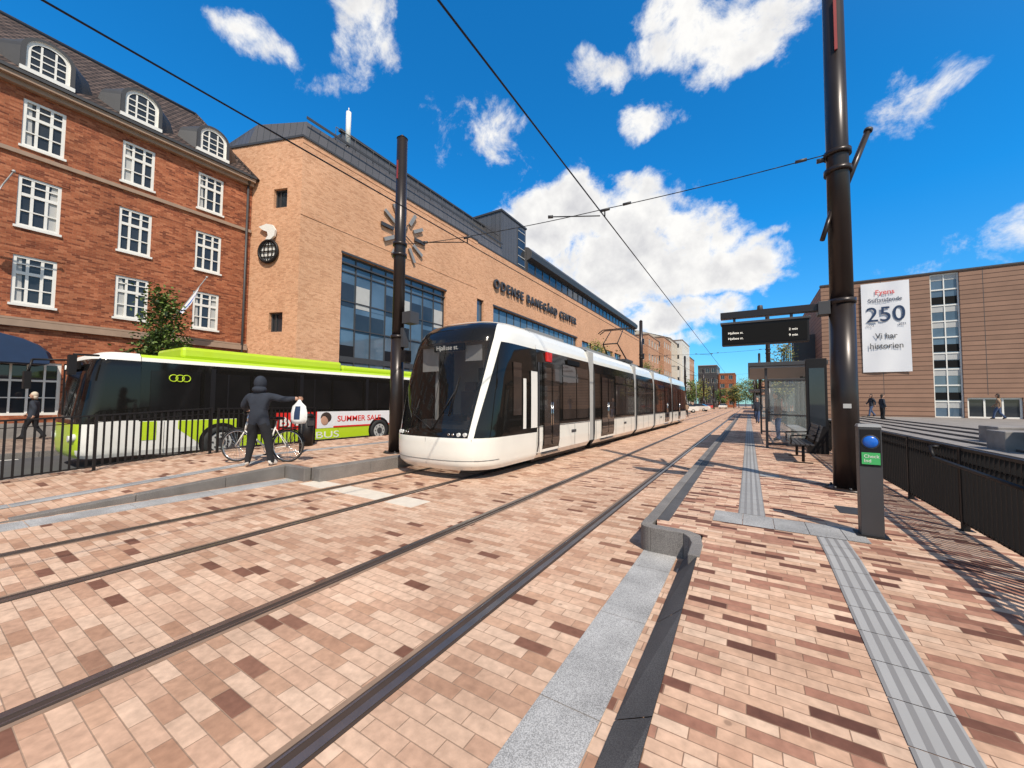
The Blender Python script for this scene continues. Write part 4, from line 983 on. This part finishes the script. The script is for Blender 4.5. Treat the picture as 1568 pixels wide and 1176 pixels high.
b=MB(); b.box(2.2,60,-10,60,GZ,.0,'sidewalk'); b.obj('plaza_paving')
e=empty('concrete_seating_blocks'); b=MB()
for (x,y,w,d,h) in ((6.0,16.2,1.2,1.0,.45),(6.4,15.0,1.0,1.0,.85),(7.3,16.4,1.2,1.2,.80),(7.0,14.2,1.4,1.0,.6),(8.3,17.2,1.2,1.2,1.1),(7.9,15.4,1.0,.9,1.15),(6.6,18.2,1.3,1.2,.5)): b.box(x,x+w,y,y+d,.25,.45+h,'conc')
b.obj('blocks',e,bevel=.03)
# ------------------------------------------------------------ trees
def tree(name,x,y,z0,h,cr,shape='round',n=2200,leafs=('leaf','leafd'),lsz=.14,trunk=.09,clear=.3):
    e=empty(name); b=MB()
    pts=[Vector((x,y,z0))]
    for i in range(1,6): pts.append(Vector((x+random.uniform(-.05,.05)*h*.1,y+random.uniform(-.05,.05)*h*.1,z0+h*i/5.4)))
    for i in range(5): b.tube(pts[i],pts[i+1],trunk*(1-i/5.5),trunk*(1-(i+1)/5.5),'bark',8)
    ends=[]
    def cw(t):
        if shape=='cone': return cr*(1-.75*t)*(.55+.9*min(t*3,.5))
        return cr*math.sqrt(max(.03,1-(2*t-1)**2*.9))
    for i in range(26):
        t=random.random(); zz=z0+h*(clear+(1-clear)*t*.92); a=random.uniform(0,6.28); w=cw(t)*random.uniform(.45,1.0)
        st_=Vector((x,y,max(z0+h*clear*.8,zz-w*.5))); en=Vector((x+math.cos(a)*w,y+math.sin(a)*w,zz+w*.2)); b.tube(st_,en,trunk*.28,trunk*.06,'bark',5); ends.append(en); ends.append(st_.lerp(en,.6))
    b.obj('trunk_limbs',e); b=MB()
    for i in range(n):
        c=random.choice(ends); r=cr*.30
        p=c+Vector((random.gauss(0,r*.6),random.gauss(0,r*.6),random.gauss(0,r*.55)))
        a=Vector((random.uniform(-1,1),random.uniform(-1,1),random.uniform(-.6,.6))).normalized(); bb=a.orthogonal().normalized()*lsz*.55; a=a*lsz*random.uniform(.7,1.3)
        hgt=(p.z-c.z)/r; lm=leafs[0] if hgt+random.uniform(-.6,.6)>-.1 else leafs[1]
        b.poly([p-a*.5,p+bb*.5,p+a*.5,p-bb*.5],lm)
    b.obj('foliage',e); return e
tree('street_tree',-20.3,5.75,.03,6.1,1.35,'cone',4600,lsz=.16,clear=.28)
tree('street_tree',-12.9,36,0,7.6,1.9,'round',2200,('leafy','leaf'),lsz=.2)
tree('street_tree',2.9,44,.0,7.4,1.7,'round',900,('leafy','leafd'),lsz=.2)
tree('street_tree',-12.9,60,0,7.6,2.0,'round',1600,('leaf','leafd'),lsz=.25)
tree('street_tree',3.2,62,0,7.0,2.0,'round',1500,('leafy','leafd'),lsz=.25)
for k,(x,y,h) in enumerate(((-14,120,8),(-13,138,9),(-3,160,9),(1,165,11),(-1,190,13),(5,150,10),(-8,155,7),(-16,150,9),(3,200,14),(-5,200,13),(8,190,14),(-4,140,7),(2.5,135,8))):
    tree('street_tree',x,y,GZ,h,h*.36,'round',800,(('leaf','leafy')[k%2],'leafd'),lsz=.55,trunk=.15)
# ------------------------------------------------------------ cars
def car(x,y,yaw,m):
    e=empty('parked_car'); b=MB(); W2=.88
    prof=[(-2.1,.35),(-2.15,.65),(-2.05,.9),(-1.2,1.0),(-.5,1.42),(.9,1.45),(1.7,1.05),(2.08,.98),(2.15,.6),(2.1,.35)]
    R=Matrix.Rotation(yaw,3,'Z'); Tt=Vector((x,y,GZ if x<-12 else 0)); tr=lambda p:tuple(R@Vector(p)+Tt)
    for i in range(len(prof)-1):
        a,c=prof[i],prof[i+1]; wa=W2-(.18 if a[1]>1.2 else 0); wc=W2-(.18 if c[1]>1.2 else 0)
        b.poly([tr((a[0],-wa,a[1])),tr((a[0],wa,a[1])),tr((c[0],wc,c[1])),tr((c[0],-wc,c[1]))],'glass' if i in(3,5) else m)
    for sg in (1,-1):
        lo=[p for p in prof if p[1]<=1.06]; b.poly([tr((p[0],sg*W2,p[1])) for p in lo],m)
        b.poly([tr((-1.2,sg*W2,1.0)),tr((-.5,sg*(W2-.18),1.42)),tr((.9,sg*(W2-.18),1.45)),tr((1.7,sg*W2,1.05))],'glass')
    b.obj('body',e); b=MB()
    for wx in (-1.3,1.3):
        for sg in (1,-1):
            c=Vector(tr((wx,sg*.8,.32))); ax=R@Vector((0,1,0)); b.torus(c,ax,.22,.10,'rubber',18,8); b.disc(c,ax,.2,'lgrey',16,.12)
    b.obj('wheels',e)
car(-9.2,70,rad(12),'white2'); car(-8.6,84,rad(-8),'white2'); car(-9.6,97,rad(5),'grey'); car(-9.5,118,rad(85),'red'); car(-6.6,132,rad(85),'white2')
# ------------------------------------------------------------ PEOPLE
def human(name,loc,yaw,pose,mats,scale=1.0,hair='haird',hood=False,bulk=1.12):
    top,leg,shoe=mats; e=empty(name)
    J={'pel':(0,0,.96),'wai':(0,.0,1.10),'che':(0,.0,1.30),'nk0':(0,-.01,1.45),'nk1':(0,.01,1.54),
       'shL':(-.17,0,1.42),'elL':(-.23,-.02,1.14),'wrL':(-.23,.08,.90),'paL':(-.23,.10,.82),
       'shR':(.17,0,1.42),'elR':(.23,-.02,1.14),'wrR':(.23,.08,.90),'paR':(.23,.10,.82),
       'hiL':(-.09,0,.90),'knL':(-.10,.02,.50),'anL':(-.10,-.01,.10),'toL':(-.12,.16,.045),'heL':(-.10,-.05,.05),
       'hiR':(.09,0,.90),'knR':(.10,.02,.50),'anR':(.10,-.01,.10),'toR':(.12,.16,.045),'heR':(.10,-.05,.05)}
    J.update(pose)
    Rd={'pel':.14*bulk,'wai':.13*bulk,'che':.15*bulk,'nk0':.08,'nk1':.055,'sh':.075*bulk,'el':.055*bulk,'wr':.036*bulk,'pa':.034,'hi':.10*bulk,'kn':.068*bulk,'an':.048*bulk,'to':.040,'he':.042}
    keys=list(J); idx={k:i for i,k in enumerate(keys)}
    E=[('pel','wai'),('wai','che'),('che','nk0'),('nk0','nk1')]
    for s in 'LR': E+=[('che','sh'+s),('sh'+s,'el'+s),('el'+s,'wr'+s),('wr'+s,'pa'+s),('pel','hi'+s),('hi'+s,'kn'+s),('kn'+s,'an'+s),('an'+s,'to'+s),('an'+s,'he'+s)]
    me=bpy.data.meshes.new('b'); me.from_pydata([J[k] for k in keys],[(idx[a],idx[c]) for a,c in E],[]); o=bpy.data.objects.new('tmp',me); COL.objects.link(o)
    md=o.modifiers.new('s','SKIN'); md.use_smooth_shade=True; md.branch_smoothing=.5
    sv=me.skin_vertices[0].data
    for k in keys:
        r=Rd.get(k) or Rd[k[:2]]; sv[idx[k]].radius=(r,r); sv[idx[k]].use_root=(k=='pel')
    sb=o.modifiers.new('d','SUBSURF'); sb.levels=2; sb.render_levels=2
    dg=bpy.context.evaluated_depsgraph_get(); dg.update(); ev=o.evaluated_get(dg); m2=bpy.data.meshes.new_from_object(ev)
    bpy.data.objects.remove(o)
    def dseg(p,a,c):
        a=Vector(a);c=Vector(c); d=c-a; t=max(0,min(1,(p-a).dot(d)/d.length_squared)); return (p-(a+d*t)).length
    lab={}
    for a,c in E:
        k=c[:2]; lab[(a,c)]='skin' if k in('pa',) or c=='nk1' else shoe if k in ('to','he') else leg if k in ('kn','an','hi') else top
    hipz=J['pel'][2]
    b=MB(); vs=[v.co.copy() for v in m2.vertices]
    for p in m2.polygons:
        c=Vector(p.center); best=min(E,key=lambda e_:dseg(c,J[e_[0]],J[e_[1]])-(Rd.get(e_[1]) or Rd[e_[1][:2]])*.5); mm=lab[best]
        if mm==leg and c.z>hipz-.12: mm=top
        b.poly([vs[i] for i in p.vertices],mm,True)
    bpy.data.meshes.remove(m2)
    h=Vector(J.get('head',(0,.03,1.655)))
    b.ell(h,.076,.095,.118,'skin',20,14); b.ell(h+Vector((0,.035,-.06)),.055,.06,.06,'skin',14,8)
    b.ell(h+Vector((0,.098,-.012)),.013,.02,.026,'skin',8,6)
    for s in (-1,1):
        b.ell(h+Vector((s*.03,.083,.01)),.012,.01,.009,'white2',8,6); b.ell(h+Vector((s*.03,.091,.01)),.006,.005,.006,'black',6,5); b.ell(h+Vector((s*.078,0,-.005)),.012,.022,.032,'skin',8,6)
    b.ell(h+Vector((0,.088,-.052)),.024,.010,.008,'skin',8,5)
    if hood:
        b.ell(h+Vector((0,-.022,.015)),.112,.118,.145,top,20,12); b.ell(h+Vector((0,-.05,-.12)),.13,.12,.08,top,16,8)
    else:
        b.ell(h+Vector((0,-.02,.03)),.086,.096,.108,hair,20,12)
        b.ell(h+Vector((0,-.05,-.06)),.075,.06,.09,hair,14,8)
    for s in 'LR':
        pa=Vector(J['pa'+s]); wr=Vector(J['wr'+s]); d=(pa-wr).normalized(); side=d.cross(Vector((0,1,0) if abs(d.y)<.7 else (0,0,1))).normalized(); nrm=side.cross(d)
        for k in range(4):
            st_=pa+side*(k-1.5)*.019; l=(.034,.040,.037,.028)[k]; p1=st_+d*.035; p2=p1+(d*.8+nrm*.5)*l; p3=p2+(d*.2+nrm*.9)*l*.7; b.tube(st_,p1,.010,.0095,'skin',7); b.tube(p1,p2,.0095,.0085,'skin',7); b.tube(p2,p3,.0085,.007,'skin',7); b.ell(p1,.0097,.0097,.0097,'skin',6,5); b.ell(p2,.0088,.0088,.0088,'skin',6,5)
        t0=pa-side*.03-d*.02; t1=t0-side*.025+d*.03+nrm*.01; b.tube(t0,t1,.012,.010,'skin',7); b.tube(t1,t1+d*.025+nrm*.012,.010,.008,'skin',7)
    R=Matrix.Rotation(yaw,3,'Z'); loc=Vector(loc); b.v=[tuple(R@(Vector(v)*scale)+loc) for v in b.v]
    b.obj('body',e); return e
VY=rad(31.6)
gp=zr(4.1)+.006
cyc=human('standing_cyclist',(-8.62,4.05,gp),VY+rad(8),{
 'shL':(-.195,.02,1.41),'elL':(-.34,.10,1.20),'wrL':(-.40,.32,1.13),'paL':(-.41,.39,1.10),
 'shR':(.195,.0,1.42),'elR':(.42,.0,1.34),'wrR':(.64,.05,1.36),'paR':(.71,.06,1.36),
 'hiL':(-.09,0,.90),'knL':(-.14,.04,.50),'anL':(-.17,-.02,.10),'toL':(-.24,.12,.045),'heL':(-.16,-.06,.05),
 'hiR':(.09,0,.90),'knR':(.17,.05,.50),'anR':(.24,.02,.10),'toR':(.30,.16,.045),'heR':(.23,-.03,.05)},('jacket','trousers','white2'),1.03,hood=True,bulk=1.25)
R3=Matrix.Rotation(VY+rad(8),3,'Z'); hp=R3@Vector((.75,.06,1.38))+Vector((-8.62,4.05,gp))
b=MB(); rr=[]
for j,(w,d,z) in enumerate(((.02,.01,.0),(.06,.03,-.06),(.14,.05,-.14),(.17,.08,-.28),(.165,.09,-.42),(.13,.07,-.50),(.02,.02,-.51))):
    rr.append([tuple(hp+Vector((.852*w*math.cos(t*math.pi/8)*(1+.08*math.sin(t*3+j)),.524*w*math.cos(t*math.pi/8),z))+Vector((-.524,.852,0))*d*math.sin(t*math.pi/8)) for t in range(17)])
b.grid(rr,lambda a,c:'bag' if not (2<=a<=3 and c in (11,12)) else 'navy'); b.obj('shopping_bag',cyc)
# bicycle
bk=empty('bicycle'); rw=Vector((-8.55,4.62,0)); fw=Vector((-9.52,4.02,0))
dv=(fw-rw).normalized(); wb=1.10; nx=dv.cross(Vector((0,0,1)))
def B(s,z,o=0):
    p=rw+dv*s+nx*o; return Vector((p.x,p.y,.250+z))
r=.355
b=MB()
for s in (0,wb):
    b.torus(B(s,r),nx,r-.018,.018,'rubber',40,8); b.torus(B(s,r),nx,r-.042,.010,'chrome',40,6); b.tube(B(s,r,-.04),B(s,r,.04),.022,.022,'chrome',10)
    for k in range(24):
        a=k*math.pi/12; b.tube(B(s,r,.02 if k%2 else -.02),B(s+(r-.05)*math.cos(a),r+(r-.05)*math.sin(a)),.0025,.0025,'chrome',4,False)
    pts=[B(s+(r+.02)*math.cos(rad(a)),r+(r+.02)*math.sin(rad(a))) for a in range(20,171 if not s else 150,10)]
    b.path(pts,.014,'black',6)
b.obj('wheels',bk)
b=MB(); fm='white2'
bb_=B(.43,.28); seat_t=B(.27,.80); hd_t=B(.90,.86); hd_b=B(.94,.68)
for a,c,rr_ in ((bb_,seat_t,.016),(bb_,hd_b,.019),(hd_t,hd_b,.02),(B(.30,.70),B(.905,.82),.015),):
    b.tube(a,c,rr_,rr_,fm,10)
for o in (-.05,.05):
    b.tube(bb_,B(0,r,o),.009,.009,fm,8); b.tube(B(.29,.74),B(0,r,o),.008,.008,fm,8); b.tube(hd_b,B(wb,r,o),.012,.009,fm,8)
b.tube(seat_t,B(.25,.92),.013,.013,'chrome',8); b.tube(hd_t,B(.89,1.02),.014,.014,'chrome',8)
b.path([B(.70,1.03,-.30),B(.84,1.06,-.22),B(.91,1.03,-.05),B(.91,1.03,.05),B(.84,1.06,.22),B(.70,1.03,.30)],.012,'chrome',8)
for o in (-.30,.30): b.tube(B(.70,1.03,o),B(.82,1.055,o*.80),.018,.018,'black',8)
b.obj('frame',bk)
b=MB()
b.ell(B(.22,.95),.13,.09,.035,'black',16,8,Matrix.Rotation(math.atan2(dv.y,dv.x),3,'Z')); b.ell(B(.34,.95),.12,.035,.025,'black',12,8,Matrix.Rotation(math.atan2(dv.y,dv.x),3,'Z'))
b.torus(bb_,nx,.09,.008,'chrome',24,6); b.tube(B(.43,.28,-.06),B(.43,.28,.06),.02,.02,'chrome',8)
b.tube(B(.43,.28,.06),B(.53,.15,.07),.010,.010,'chrome',6); b.box(*(lambda p:(p.x-.05,p.x+.05,p.y-.05,p.y+.05,p.z-.01,p.z+.01))(B(.53,.15,.11)),'black')
b.tube(B(.43,.28,-.06),B(.33,.41,-.07),.010,.010,'chrome',6); b.box(*(lambda p:(p.x-.05,p.x+.05,p.y-.05,p.y+.05,p.z-.01,p.z+.01))(B(.33,.41,-.11)),'black')
b.path([B(.43,.37),B(0,r+.035)],.004,'black',4); b.path([B(.43,.19),B(0,r-.035)],.004,'black',4)
for o in (-.06,.06): b.path([B(.22,.74,o),B(-.25,.76,o)],.007,'black',6); b.tube(B(-.15,.76,o),B(0,r,o),.006,.006,'black',6)
for k in range(5): b.tube(B(-.2+k*.09,.76,-.06),B(-.2+k*.09,.76,.06),.005,.005,'black',5)
b.obj('saddle_drivetrain',bk)
walkp={'knL':(-.09,.16,.52),'anL':(-.09,.22,.12),'toL':(-.10,.38,.07),'heL':(-.09,.16,.05),'knR':(.09,-.02,.50),'anR':(.09,-.26,.16),'toR':(.10,-.13,.05),'heR':(.09,-.33,.12),
 'elL':(-.24,-.12,1.16),'wrL':(-.23,-.10,.92),'paL':(-.23,-.08,.84),'elR':(.24,.05,1.16),'wrR':(.22,.24,.98),'paR':(.21,.29,.92)}
human('walking_pedestrian',(-22.6,2.9,.03),rad(150),walkp,('jacket','trousers','black'),1.0,hair='hairw')
human('walking_pedestrian',(8.1,40,.65),rad(110),walkp,('jacket','jeans','black'),1.0); human('walking_pedestrian',(7.95,36.5,.56),rad(-70),{},('jacket','trousers','black'),1.0)
human('walking_pedestrian',(14.6,40,.65),rad(60),walkp,('tancoat','jeans','black'),1.0)
human('walking_pedestrian',(-6.6,47,0),rad(20),walkp,('jacket','jeans','black'),1); human('walking_pedestrian',(-6.0,47.5,0),rad(20),walkp,('tancoat','trousers','black'),.95)
human('standing_pedestrian',(.9,17.0,.256),rad(90),{},('tancoat','jeans','black'),1); human('walking_pedestrian',(.5,31,.256),rad(170),walkp,('jacket','jeans','black'),1)
e=empty('street_sign'); b=MB(); b.tube((2.6,64,0),(2.6,64,5.6),.06,.06,'grey'); b.box(2.1,3.1,63.9,63.95,4.3,5.5,'blue'); b.obj('sign_post',e)
for (x,y) in ((3.0,80),(-10.5,75),(-10.5,100)):
    e=empty('street_lamp'); b=MB(); b.tube((x,y,0),(x,y,8),.09,.05,'grey'); b.tube((x,y,8),(x-.9,y,8.3),.04,.04,'grey'); b.box(x-1.4,x-.8,y-.12,y+.12,8.25,8.35,'dgrey'); b.obj('lamp_post',e)
print('done')
